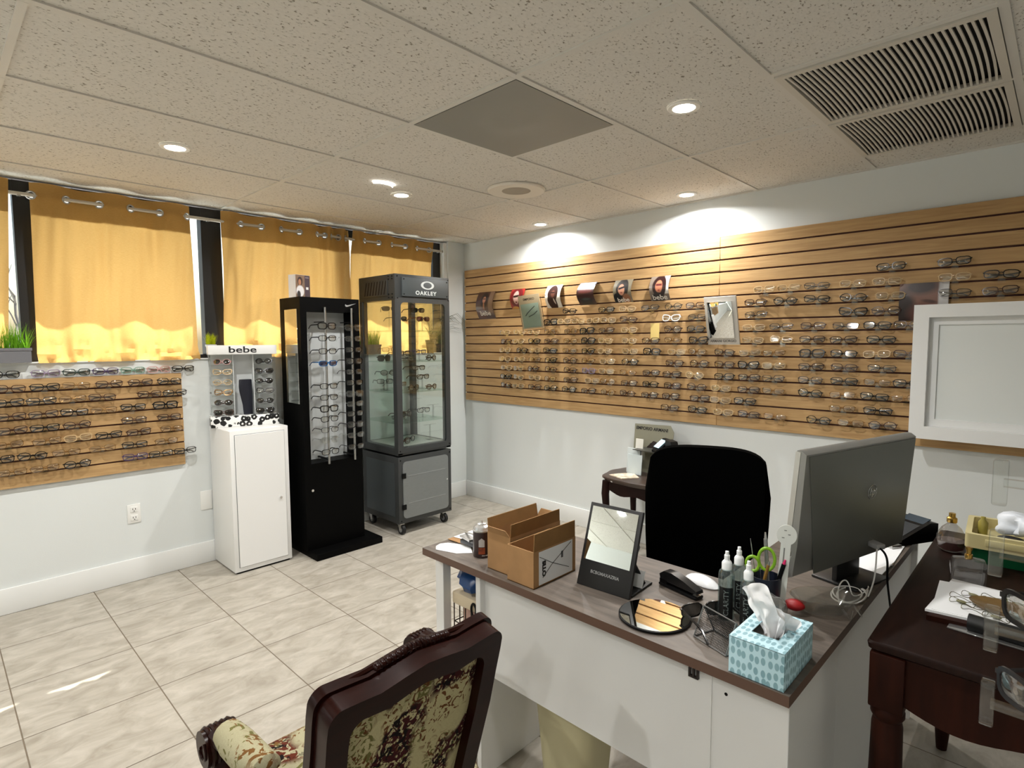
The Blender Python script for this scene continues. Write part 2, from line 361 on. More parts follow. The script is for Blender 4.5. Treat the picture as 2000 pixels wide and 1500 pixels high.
wp('speaker_ring', MB().lathe([(.085, -.006), (.165, -.010), (.172, -.004), (.172, .004), (.085, .004)], 48, sp.location, cap=False), mat('speaker_white', (226, 220, 208), .5), sp)
wp('speaker_grille', MB().lathe([(.0005, -.011), (.06, -.010), (.086, -.006), (.086, .004), (.0005, .004)], 40, sp.location), mat('speaker_grille_grey', (178, 170, 156), .7, bump=(900, .6)), sp)
cr = MB(); cr.prism([(.075 * math.cos(a) - .02, .075 * math.sin(a)) for a in [math.radians(-62 + i * 12) for i in range(11)]] + [(.055 * math.cos(a) - .012, .07 * math.sin(a)) for a in [math.radians(62 - i * 12) for i in range(11)]], lambda a, b, d: Vector((1.205 + a, -1.672 + b, H + d)), -.004, .003)
tag(put('glowing_crescent_plate', cr, LENS), 'thin crescent plate made to glow in the ceiling beside a recessed light', 'ceiling light')  # crescent plate glows in place of a bright gleam; it is no lamp
GRIL = mat('grille_paint', (206, 201, 190), .5)
def grille(ya, yb, lb):
    xa, xb = X0 + 5 * T + .014, X0 + 6 * T - .014
    g = thing('return_air_grille', lb, 'air grille', ((xa + xb) / 2, (ya + yb) / 2, H), group='louvred return grilles in the ceiling')
    f = pl((0, 0, H), (1, 0, 0), (0, 1, 0)); rc = lambda e: [(xa + e, ya + e), (xb - e, ya + e), (xb - e, yb - e), (xa + e, yb - e)]
    wp('grille_frame', MB().frame(rc(0), rc(.024), f, -.006, .012), GRIL, g)
    wp('grille_back', MB().b2((xa, ya, H + .0255), (xb, yb, H + .0285)), mat('grille_dark', (16, 15, 14), .9), g)
    n = 31; st = (xb - xa - .052) / n; ym = (ya + yb) / 2; L = (yb - ya) - .05
    bl = MB(); k = 6
    loops = [[Vector((.007 * (1 - (2 * t / k - 1) ** 2) + px, L * (t / k - .5), pz)) for px, pz in ((-.0036, .003), (.0036, .003), (.0036, -.003), (-.0036, -.003))] for t in range(k + 1)]
    me = bl.loft(loops).mesh('louvre'); me.materials.append(GRIL)
    for i in range(n): put('louvre', me, None, g, (xa + .026 + st * (i + .5) - .004 - g.location.x, 0, 0))
grille(YA + T + .014, YA + 2 * T - .012, 'louvred return grille in the ceiling, the one farther from the wall')
grille(YA + 2 * T + .012, YA + 3 * T - .014, 'louvred return grille in the ceiling, the one beside the wall')

# ------------------------------------------------------------------ wall plates
def outlet():
    o = thing('wall_outlet', 'white double wall outlet below the left glasses board', 'outlet', (.0, -2.71, .421))
    wp('cover_plate', MB().b2((0, -2.745, .363), (.006, -2.675, .479), .002), mat('outlet_white', (236, 236, 232), .35), o)
    for z in (.447, .395):
        s = wp('socket', MB().b2((.005, -2.729, z - .018), (.009, -2.691, z + .018), .004), mat('outlet_white'), o)
        put('slots', MB().box((.0092, -.717 - 2 + 2.71, z - .421 + .003), (.001, .003, .01)).box((.0092, -.703 - 2 + 2.71, z - .421 + .003), (.001, .003, .01)).box((.0092, -2.71 + 2.71, z - .421 - .009), (.001, .005, .005)), KPLAST, s)
outlet()
tag(put('blank_wall_plate', MB().b2((0, -2.335, .358), (.006, -2.262, .484), .002), mat('outlet_white')), 'blank white wall plate half hidden by the white cabinet', 'wall plate')
# ------------------------------------------------------------------ slatwall boards
def wood_slat():
    m = bpy.data.materials.new('maple_slat'); m.use_nodes = True; n = m.node_tree.nodes; l = m.node_tree.links; b = n['Principled BSDF']
    tc = n.new('ShaderNodeTexCoord'); oi = n.new('ShaderNodeObjectInfo'); cm = n.new('ShaderNodeCombineXYZ'); mu = n.new('ShaderNodeMath'); mu.operation = 'MULTIPLY'; mu.inputs[1].default_value = 19
    l.new(oi.outputs['Random'], mu.inputs[0]); l.new(mu.outputs[0], cm.inputs[2]); ad = n.new('ShaderNodeVectorMath'); l.new(tc.outputs['Object'], ad.inputs[0]); l.new(cm.outputs[0], ad.inputs[1])
    mp = n.new('ShaderNodeMapping'); mp.inputs[3].default_value = (.9, .9, 14); l.new(ad.outputs[0], mp.inputs[0])
    t = n.new('ShaderNodeTexNoise'); t.inputs['Scale'].default_value = 5; t.inputs['Detail'].default_value = 7; t.inputs['Distortion'].default_value = .6; l.new(mp.outputs[0], t.inputs[0])
    r = n.new('ShaderNodeValToRGB'); e = r.color_ramp.elements; e[0].position = .3; e[0].color = rgb(172, 136, 92); e[1].position = .72; e[1].color = rgb(198, 163, 114)
    l.new(t.outputs[0], r.inputs[0]); l.new(r.outputs[0], b.inputs['Base Color']); b.inputs['Roughness'].default_value = .5; b.inputs['Specular IOR Level'].default_value = .3; return m
SLAT = wood_slat(); GROOVE = mat('groove_brown', (74, 30, 16), .6)
SZ0, SZ1 = .9122, 2.1188; SP = (SZ1 - SZ0) / 16
sw = thing('slatwall_board', 'long maple slatwall covered with rows of eyeglasses on the white wall', 'slatwall', (2.4, 0, SZ0))
for a, b in ((.03, 2.4685), (2.4705, 4.93)):
    wp('groove_backing', MB().b2((a, -.010, SZ0 + .004), (b, 0, SZ1 - .004)), GROOVE, sw)
    me = MB().b2((a, -.022, -.5 * SP + .0048), (b, -.0102, .5 * SP - .0048), .0012, 1).mesh('slat'); me.materials.append(SLAT)
    for i in range(16): put('slat', me, None, sw, (-2.4, 0, SP * (i + .5)))
LZ0, LZ1 = .682, 1.278; LP = (LZ1 - LZ0) / 8
lw = thing('slatwall_board', 'small maple slatwall under the window with glasses along its rows', 'slatwall', (0, -3.0, LZ0))
wp('groove_backing', MB().b2((0, -3.63, LZ0 + .004), (.010, -2.4165, LZ1 - .004)), GROOVE, lw)
me = MB().b2((.0102, -.63, -.5 * LP + .0045), (.022, .583, .5 * LP - .0045), .0012, 1).mesh('slat'); me.materials.append(SLAT)
for i in range(8): put('slat', me, None, lw, (0, 0, LP * (i + .5)))

# ------------------------------------------------------------------ eyeglasses
GC = {'K': ('black', (16, 14, 14), .25, 0), 'B': ('brown tortoiseshell', (62, 34, 20), .28, 0), 'C': ('pale clear', (198, 170, 128), .2, 0), 'G': ('thin gold', (150, 112, 66), .25, .7), 'M': ('gunmetal', (58, 56, 58), .28, .6),
      'W': ('white', (235, 232, 226), .3, 0), 'L': ('lilac', (140, 124, 150), .3, 0), 'P': ('purple', (70, 52, 92), .3, 0), 'E': ('dark green', (28, 52, 46), .3, 0), 'F': ('pale green', (120, 158, 140), .3, 0), 'R': ('pink', (196, 150, 146), .3, 0), 'U': ('blue', (22, 92, 150), .25, 0), 'O': ('orange brown', (110, 48, 18), .25, 0), 'S': ('crystal clear', (205, 210, 208), .15, 0)}
GS = {'r': ('rectangular', .0262, .0165, 3.4, .0034), 'o': ('round', .0252, .0195, 2.1, .0034), 'c': ('cat-eye', .0262, .0175, 2.7, .0048), 'b': ('bold square', .0265, .0180, 3.6, .0062), 'w': ('wraparound', .029, .0165, 3.0, .003)}
LENSM = clear('demo_lens', (250, 250, 248), .10, .06); LENSD = {'dark': clear('dark_lens', (38, 26, 22), .1), 'blue': clear('blue_lens', (30, 110, 170), .22), 'orange': clear('orange_lens', (170, 60, 12), .14)}
GM = {}
def glass_parts(col, sty, pose, lens=None):
    key = (col, sty, pose, lens)
    if key in GM: return GM[key]
    nm, a, h, ex, rim = GS[sty]
    if col in 'GMC' and sty in 'ro' and col != 'C': rim = .0021
    N = 16; cx = .0355
    def out(s, g):
        o = []
        for i in range(N):
            t = 2 * PI * (i + .5) / N; c, q = math.cos(t), math.sin(t)
            x = math.copysign(abs(c) ** (2 / ex), c) * (a + g); z = math.copysign(abs(q) ** (2 / ex), q) * (h + g)
            if z < 0: x *= 1 - .10 * (-z / h)
            if sty == 'c' and z > 0 and x > 0: z += .006 * (x / a) * (z / h); x += .003 * (z / h)
            o.append((s * (cx + x), z))
        return o
    fr = MB(); f = lambda p, q, d: Vector((p, d + 1.6 * p * p, q))          # slight wrap
    for s in (-1, 1): fr.frame(out(s, rim), out(s, 0), f, -.002, .002)
    g = cx - a - rim * .5
    fr.tube([(-g - .001, 0, .005), (0, -.0015, .0078), (g + .001, 0, .005)], max(rim * .55, .0014), 6)
    for s in (-1, 1): fr.box((s * (cx + a + rim), .011, .0085), (.006, .010, max(rim * 1.2, .003)))
    ls = []
    for s in (-1, 1):
        lb = MB(); ol = out(s, .0004); mx = s * cx; lb.loft([[f(mx + (p - mx) * k, q * k, d) for p, q in ol] for k, d in ((1, .0006), (1, -.0004), (.72, -.0022), (.4, -.0034), (.06, -.0038))]); ls.append(lb.mesh('lens', 60))
    ts = []
    tw = .0016 if rim < .003 else .0022
    for s in (-1, 1):
        x = s * (cx + a + rim)
        if pose == 'open': p = [(x, .014, .0085), (x * .985, .09, .0075), (x * .96, .112, .003), (x * .94, .138, -.016)]
        else: p = [(x * .985, .016 + .004 * (s > 0), .008), (x * .4, .021 + .004 * (s > 0), .003), (-x * .55, .020 + .004 * (s > 0), -.003), (-x * .80, .017 + .004 * (s > 0), -.013)]
        ts.append(MB().tube(p, [tw, tw, tw, tw * 1.2], 5, flat=1.7).mesh('temple'))
    n, c, ro, me = GC[col]; m = mat('frame_' + n.replace(' ', '_'), c, ro, me) if col != 'S' else ACRYL
    fm = fr.mesh('front_frame'); fm.materials.append(m)
    for q in ts: q.materials.append(m)
    lm = LENSD[lens] if lens else LENSM
    for q in ls: q.materials.append(lm)
    GM[key] = (fm, ls, ts); return GM[key]
def glasses(col, sty, pose, loc, rz, label, group, lens=None, rx=0, ry=0):
    fm, ls, ts = glass_parts(col, sty, pose, lens)
    g = thing('sunglasses' if lens else 'eyeglasses', label, 'sunglasses' if lens else 'eyeglasses', loc, rz, group); g.rotation_euler = (rx, ry, rz)
    put('front_frame', fm, None, g)
    for q in ls: put('lens', q, None, g)
    for q in ts: put('temple', q, None, g)
    return g
hold = MB(); hold.b2((-.010, -.050, .001), (.010, -.0195, .0038)); hold.b2((-.007, -.050, .0038), (.007, -.0475, .022)); hold.b2((-.014, -.0225, -.016), (.014, -.0205, .0038))
hold = hold.mesh('acrylic_frame_holder'); hold.materials.append(ACRYL)
WALL={3:"3.395,0.019,Kr 3.656,0.016,Kr",
4:"2.758,0.018,Cr 2.896,0.015,Cr 3.047,0.015,Mr 3.223,0.012,Cr 3.38,0.016,Cr 3.659,0.016,Cr 3.833,0.019,Kr",
5:"1.29,0.026,Kr 1.633,0.02,Kr 1.812,0.017,Cr 1.994,0.014,Mr 2.169,0.02,Mo 2.327,0.017,Br 2.709,0.019,Br 2.88,0.013,Ko 3.049,0.023,Kr 3.229,0.02,Ko 3.398,0.012,Cr 3.663,0.012,Mr 3.833,0.019,Br",
6:"1.101,0.018,Kb 1.238,0.023,Cr 1.376,0.016,Cr 1.513,0.018,Cr 1.65,0.017,Cr 1.821,0.015,Br 2.155,0.019,Wc 2.336,0.017,Mr 2.714,0.024,Mr 3.231,0.015,Kc 3.383,0.016,Bo",
7:"0.579,0.015,Cr 0.755,0.013,Cr 0.917,0.015,Cr 1.093,0.017,Gr 1.306,0.018,Gr 1.458,0.02,Kb 1.634,0.021,Br 1.827,0.021,Cr 2.168,0.016,Bo 2.33,0.013,Kr 2.704,0.017,Cr 2.862,0.026,Mr 3.033,0.026,Br 3.197,0.014,Mr 3.344,0.012,Kr 3.482,0.012,Br",
8:"0.597,0.016,Br 0.743,0.016,Cr 0.922,0.016,Kr 1.104,0.019,Br 1.301,0.019,Gr 1.468,0.022,Kb 1.626,0.018,Cr 1.828,0.014,Cr 2.002,0.012,Br 2.169,0.026,Gr 2.35,0.021,Kc 2.699,0.013,Cr 2.864,0.026,Cr 3.033,0.024,Br 3.19,0.013,Br 3.366,0.013,Kr",
9:"0.584,0.012,Cr 0.784,0.018,Kr 0.928,0.015,Cr 1.093,0.017,Kr 1.296,0.015,Gr 1.468,0.012,Kr 1.622,0.014,Cr 1.837,0.016,Cr 2.011,0.012,Kb 2.198,0.019,Cr 2.344,0.024,Gr 2.524,0.015,Br 2.685,0.017,Cr 2.825,0.016,Gr 3.032,0.012,Kb 3.193,0.012,Kr 3.348,0.012,Cr 3.486,0.018,Br",
10:"0.583,0.017,Cr 0.754,0.016,Cr 0.928,0.015,Gr 1.099,0.015,Kr 1.296,0.019,Bo 1.469,0.023,Gr 1.645,0.015,Cr 1.838,0.02,Ko 2.184,0.02,Br 2.36,0.021,Bo 2.526,0.015,Br 2.675,0.016,Kc 2.827,0.017,Cr 3.032,0.012,Br 3.198,0.012,Br 3.375,0.014,Mr",
11:"0.601,0.013,Cr 0.741,0.017,Cr 0.91,0.018,Bo 1.099,0.02,Br 1.297,0.022,Br 1.474,0.02,Lr 1.637,0.022,Cr 1.822,0.017,Gr 2.009,0.026,Br 2.166,0.016,Br 2.329,0.019,Co 2.527,0.013,Kr 2.683,0.017,Br 2.824,0.012,Mr 3.028,0.012,Mr 3.201,0.012,Kr 3.356,0.014,Gr 3.493,0.022,Kr",
12:"0.594,0.017,Kr 0.741,0.014,Cr 0.927,0.022,Cr 1.093,0.021,Gr 1.302,0.018,Br 1.508,0.023,Cr 1.651,0.026,Go 1.831,0.019,Br 2.002,0.012,Kr 2.171,0.016,Br 2.345,0.019,Bo 2.508,0.017,Cr 2.682,0.017,Br 2.827,0.012,Gr 3.03,0.012,Ko 3.194,0.012,Gr 3.347,0.013,Kr 3.485,0.013,Gr",
13:"0.594,0.022,Br 0.741,0.02,Cr 0.927,0.022,Br 1.099,0.018,Ko 1.287,0.021,Ko 1.475,0.019,Br 1.652,0.018,Go 1.819,0.021,Br 1.999,0.012,Br 2.16,0.024,Br 2.369,0.023,Br 2.507,0.012,Cr 2.661,0.026,Kr 3.196,0.016,Gr 3.365,0.016,Kr",
14:"2.154,0.015,Br 2.352,0.024,Kr 2.526,0.012,Cr 2.686,0.015,Br 2.842,0.019,Gr 3.078,0.015,Ko 3.24,0.013,Gr 3.389,0.014,Bo"}
LEFT={0:"-3.248,0.018,Br -3.101,0.017,Kr -2.963,0.021,Gr -2.808,0.02,Br -2.649,0.021,Br -2.495,0.019,Kr",
1:"-3.257,0.018,Kr -3.12,0.016,Kr -2.982,0.02,Gr -2.845,0.016,Br -2.605,0.022,Br -2.468,0.018,Kr",
2:"-3.252,0.012,Br -3.115,0.019,Br -2.978,0.018,Kr -2.841,0.014,Gr -2.694,0.026,Kr -2.523,0.022,Kb",
3:"-3.25,0.017,Br -3.112,0.019,Kr -2.97,0.015,Bo -2.693,0.017,Br -2.505,0.017,Br",
4:"-3.268,0.013,Gr -3.107,0.017,Gr -2.969,0.022,Cr -2.823,0.015,Kr -2.671,0.019,Br -2.494,0.015,Gr",
5:"-3.311,0.013,Kr -3.173,0.017,Ko -3.026,0.017,Gr -2.858,0.018,Gr -2.697,0.018,Kr -2.527,0.015,Gr",
6:"-3.263,0.013,Gr -3.124,0.016,Gr -2.979,0.013,Ko -2.698,0.017,Pr -2.561,0.013,Kr -2.424,0.012,Kr"}
TOP="-3.263,Kr -3.089,Lr -2.952,Er -2.815,Pr -2.678,Fr -2.541,Rr -2.404,Kr"

def rows(data, zf, place, wording, group, holder_parent, hp):
    for n, (g, txt) in enumerate(sorted(data.items())):
        its = [t.split(',') for t in txt.split()]
        for i, (u, dz, k) in enumerate(its):
            u, dz = float(u), float(dz); z = zf(g) + .0238 + max(0, dz - .019) * .6
            nm = GC[k[0]][0] + ' ' + GS[k[1]][0]
            place(u, z, k, wording(nm, i, n), group); h = put('acrylic_frame_holder', hold, None, holder_parent); hp(h, u, zf(g))
rr = random.Random(3)
def pw(u, z, k, lb, gp): glasses(k[0], k[1], 'folded', (u, -.060, z), rr.uniform(-.14, .14), lb, gp, rx=rr.uniform(-.22, -.02), ry=rr.uniform(-.06, .06))
def hw(h, u, z): h.location = (u - 2.4, 0, z - SZ0)
rows(WALL, lambda g: SZ1 - SP * (g + 1), pw, lambda nm, i, n: '%s eyeglasses, %s from the left in the %s row of the long slatwall' % (nm, ORD[i], ORD[n]), 'eyeglasses on the long slatwall', sw, hw)
def pleft(u, z, k, lb, gp): glasses(k[0], k[1], 'folded', (.060, u, z), PI / 2 + rr.uniform(-.14, .14), lb, gp, rx=rr.uniform(-.22, -.02), ry=rr.uniform(-.06, .06))
def hl(h, u, z): h.location = (0, u + 3.0, z - LZ0); h.rotation_euler = (0, 0, PI / 2)
rows(LEFT, lambda g: LZ1 - LP * (g + 1), pleft, lambda nm, i, n: '%s eyeglasses, %s from the left in the %s row of the small slatwall' % (nm, ORD[i], ORD[n]), 'eyeglasses on the small slatwall', lw, hl)
for i, t in enumerate(TOP.split()):
    u, k = t.split(','); glasses(k[0], k[1], 'open' if False else 'folded', (.030, float(u), LZ1 + .0235), PI / 2 + .12, '%s eyeglasses standing on the top edge of the small slatwall, %s from the left' % (GC[k[0]][0], ORD[i]), 'eyeglasses on top of the small slatwall', rx=-.1)

# ------------------------------------------------------------------ photo cards tucked into the slatwall
INKW = mat('white_ink', (235, 228, 218), .5); INKK = mat('black_ink', (12, 11, 11), .5)
def card(x0, x1, z0, z1, m, label, bow=.05, txt=None, tz=.2, tsz=.03, y0=-.024, name='photo_card', ink=None, extra=None):
    r = thing(name, label, 'poster', ((x0 + x1) / 2, y0, z0), group='photo cards on the slatwall')
    sh = lambda u, v: Vector(((u - .5) * (x1 - x0), -bow * math.sin(PI * v) - .002, v * (z1 - z0)))
    mb = MB(); mb.grid(lambda u, v: sh(u, v) + Vector((0, -.0012, 0)), 6, 14); mb.grid(lambda u, v: sh(u, v), 6, 14)
    put('card', mb.mesh('card', recalc=False), m, r)
    if txt:
        f = lambda a, b, d: sh(.5 + a / (x1 - x0), tz + b / (z1 - z0)) + Vector((0, -.0022 - d, 0))
        put('lettering', text_mb(txt, tsz, f, sx=1.25, bold=.0006, depth=.0006), ink or INKW, r)
    return r
sk, hr, wn = (196, 140, 108), (38, 20, 16), (66, 30, 22)
card(.236, .452, 1.662, 1.902, print_mat('print_brown', (74, 44, 28), [('r', .85, .6, .15, .5, 0, .3, (120, 92, 70)), ('e', .48, .68, .24, .32, 0, .2, hr), ('e', .47, .70, .10, .13, 0, .2, (170, 112, 80)), ('r', .47, .73, .09, .02, 0, .3, (30, 15, 10)), ('e', .47, .45, .05, .2, 0, .3, (150, 95, 66)), ('e', .3, .2, .3, .25, 0, .4, (92, 52, 30))]),
     'tall brown photo card of a woman with long hair, leftmost on the slatwall', .045, 'bebe', .2, .055)
card(.650, .806, 1.737, 1.902, print_mat('print_red_hair', (160, 45, 38), [('e', .5, .55, .5, .55, 0, .1, (110, 28, 32)), ('e', .45, .56, .22, .36, 0, .15, (214, 172, 160)), ('r', .45, .62, .22, .06, .1, .2, (40, 20, 24)), ('e', .45, .32, .08, .05, 0, .3, (110, 30, 36)), ('e', .3, .02, .3, .12, 0, .3, (190, 130, 30)), ('e', .85, .35, .1, .4, 0, .3, (60, 20, 26))]),
     'photo card of a face with red hair, half behind a mirror card', .03)
card(1.050, 1.205, 1.727, 1.905, print_mat('print_sepia', (232, 224, 210), [('e', .5, .62, .34, .38, 0, .08, (48, 26, 22)), ('e', .45, .25, .30, .4, .3, .1, (52, 28, 24)), ('e', .52, .6, .15, .2, 0, .4, (92, 56, 46)), ('r', .5, .66, .14, .03, 0, .3, (20, 10, 10)), ('e', .60, .28, .05, .16, .4, .3, (200, 180, 164))]),
     'photo card of a dark face on a white ground, third from the left', .04)
card(1.378, 1.535, 1.735, 1.902, print_mat('print_painted_lit_top', (58, 28, 24), [('r', .5, .86, .5, .16, 0, .3, (150, 165, 190)), ('e', .5, .6, .46, .12, 0, .3, (96, 44, 40)), ('r', .5, .1, .5, .22, 0, .5, (16, 14, 16)), ('e', .5, .25, .3, .06, 0, .5, (60, 66, 60))]),  # bluish light on top and shade below the bow are painted into the print
     'dark bowed photo card, lit blue top and shaded bottom painted on, between two portrait cards', .055)
card(1.695, 1.845, 1.739, 1.898, print_mat('print_black_hair', (128, 120, 100), [('e', .5, .60, .36, .46, 0, .1, (24, 18, 18)), ('e', .46, .55, .19, .27, .1, .15, (208, 150, 122)), ('r', .47, .63, .19, .05, .25, .2, (20, 12, 14)), ('e', .2, .15, .24, .3, 0, .2, (20, 20, 22)), ('e', .7, .15, .25, .25, 0, .3, (150, 100, 70)), ('e', .46, .42, .06, .03, 0, .3, (150, 60, 60))]),
     'photo card of a woman with black hair in dark sunglasses', .035, 'bebe', .1, .04)
card(1.990, 2.135, 1.735, 1.900, print_mat('print_bob_hair', (130, 116, 104), [('r', .86, .65, .14, .4, 0, .1, (232, 228, 222)), ('e', .52, .58, .38, .48, 0, .1, (42, 16, 16)), ('e', .5, .57, .2, .28, 0, .15, (192, 122, 92)), ('r', .5, .64, .18, .05, 0, .3, (100, 40, 40)), ('e', .4, .1, .36, .26, 0, .2, (28, 12, 12)), ('e', .5, .42, .06, .03, 0, .3, (140, 50, 46))]),
     'photo card of a woman with a dark bob, rightmost of the portrait cards', .035, 'bebe', .13, .046)
card(3.435, 3.640, 1.560, 1.748, print_mat('print_blurred_face', (122, 84, 70), [('r', .9, .6, .12, .5, 0, .3, (206, 205, 205)), ('e', .45, .9, .46, .26, 0, .5, (46, 28, 26)), ('e', .1, .3, .3, .6, 0, .4, (34, 16, 16)), ('e', .62, .5, .2, .06, -.2, .5, (70, 38, 30)), ('e', .5, .2, .4, .35, 0, .6, (96, 50, 40))]),
     'dark blurred close-up photo card half behind the white framed board', .01, y0=-.028)
tag(put('yellow_note', MB().b2((1.985, -.027, 1.462), (2.052, -.0255, 1.582)), print_mat('print_note', (232, 206, 130), [('r', .5, .5, 3, 3, 0, 0, (232, 206, 130))])), 'small pale yellow paper note stuck among the eyeglasses', 'note')
# tilted framed mirror on the slatwall
mr = thing('wall_mirror', 'small tilted mirror in a pale frame hung on the slatwall', 'mirror', (2.515, -.030, 1.438)); mr.rotation_euler = (math.radians(13), 0, math.radians(-4))
put('backing', MB().b2((-.106, -.012, 0), (.106, 0, .305), .002), mat('mirror_card_silver', (205, 200, 192), .35, .2), mr)
put('mirror_glass', MB().b2((-.082, -.024, .045), (.082, -.0125, .275), .002), MIRROR, mr)
put('lettering', text_mb('ARMANI GIORGIO', .021, pl((0, -.0125, .024), (1, 0, 0), (0, 0, 1)), bold=.0003), mat('grey_ink', (70, 62, 56), .5), mr)
put('standoff', MB().cyl((-.05, 0, .25), (-.05, .020, .25), .006), STEEL, mr)
# small sage card in a wire easel
er = thing('mirror_card', 'tilted sage green display card in a clear holder hanging among the glasses', 'display card', (.94, -.030, 1.575)); er.rotation_euler = (math.radians(10), math.radians(-4), math.radians(6))
put('card', MB().b2((-.105, -.062, .0), (.105, -.058, .275), .001), mat('taupe_card', (172, 154, 122), .5), er)
put('green_panel', MB().b2((-.088, -.066, .012), (.088, -.0622, .205), .001), mat('sage_mirror', (126, 140, 122), .25), er)
put('lettering', text_mb('EMPORIO', .026, pl((0, -.0635, .24), (1, 0, 0), (0, 0, 1)), bold=.0004), mat('brown_ink', (58, 44, 32), .5), er)
lf = MB(); lf.tube([(-.05, -.068, .11), (-.03, -.068, .13), (.05, -.068, .18)], .0025, 6); lf.tube([(-.02, -.068, .10), (.03, -.068, .115), (.07, -.068, .14)], .0025, 6); put('printed_temples', lf, INKK, er)
lf = MB(); lf.tube([(-.11, -.055, -.012), (-.11, -.055, .23)], .002, 6); lf.tube([(.112, -.055, -.012), (.112, -.055, .25), (.135, .0, .25)], .002, 6); lf.tube([(-.11, -.055, -.012), (.112, -.055, -.012)], .002, 6); put('wire_holder', lf, mat('dark_wire', (50, 38, 28), .4, .5), er)
# white framed board
wb = thing('framed_board', 'large blank white recessed board in a thick white frame over the slatwall', 'board', (4.15, -.085, .962))
x0, x1, z0, z1 = 3.520, 4.80, .976, 1.632; f = lambda a, b, d: Vector((a, -.100 - d, b)); rc = lambda e: [(x0 + e, z0 + e), (x1 - e, z0 + e), (x1 - e, z1 - e), (x0 + e, z1 - e)]
wp('board_frame', MB().frame(rc(0), rc(.062), f, 0, .055), mat('board_white', (238, 239, 238), .5), wb)
wp('inner_ledge', MB().frame(rc(.0622), rc(.098), f, .012, .022), mat('board_white'), wb)
wp('board_panel', MB().b2((x0 + .06, -.113, z0 + .06), (x1 - .06, -.101, z1 - .06)), mat('board_panel_white', (232, 236, 234), .35), wb)
wp('wall_bracket', MB().b2((3.9, -.101, 1.2), (4.6, -.022, 1.24)), mat('board_white'), wb)
# ------------------------------------------------------------------ curtains
def cloth_mat():
    m = bpy.data.materials.new('ochre_curtain_cloth'); m.use_nodes = True; n = m.node_tree.nodes; l = m.node_tree.links; n.remove(n['Principled BSDF']); out = n['Material Output']
    tc = n.new('ShaderNodeTexCoord'); t = n.new('ShaderNodeTexNoise'); t.inputs['Scale'].default_value = 260; t.inputs['Detail'].default_value = 2; mp = n.new('ShaderNodeMapping'); mp.inputs[3].default_value = (1, .25, 1.6); l.new(tc.outputs['Object'], mp.inputs[0]); l.new(mp.outputs[0], t.inputs[0])
    r = n.new('ShaderNodeValToRGB'); e = r.color_ramp.elements; e[0].position = .3; e[0].color = rgb(210, 167, 100); e[1].position = .7; e[1].color = rgb(217, 176, 110); l.new(t.outputs[0], r.inputs[0])
    d = n.new('ShaderNodeBsdfDiffuse'); tr = n.new('ShaderNodeBsdfTranslucent'); x = n.new('ShaderNodeMixShader'); x.inputs[0].default_value = .5
    for q in (d, tr): l.new(r.outputs[0], q.inputs[0])
    l.new(d.outputs[0], x.inputs[1]); l.new(tr.outputs[0], x.inputs[2]); l.new(x.outputs[0], out.inputs[0]); return m
CURT = cloth_mat(); RODX, RODZ, CTOP = -.006, 2.268, 2.336
def leafm(name, c):
    if name in MATS: return MATS[name]
    m = bpy.data.materials.new(name); m.use_nodes = True; n = m.node_tree.nodes; l = m.node_tree.links; n.remove(n['Principled BSDF'])
    d = n.new('ShaderNodeBsdfDiffuse'); t = n.new('ShaderNodeBsdfTranslucent'); x = n.new('ShaderNodeMixShader'); x.inputs[0].default_value = .45; d.inputs[0].default_value = rgb(*c); t.inputs[0].default_value = rgb(*c)
    l.new(d.outputs[0], x.inputs[1]); l.new(t.outputs[0], x.inputs[2]); l.new(x.outputs[0], n['Material Output'].inputs[0]); MATS[name] = m; return m
HEADER_DIM = leafm('header_dimming_layer', (150, 138, 112))  # lining added behind the curtain header to block part of the daylight
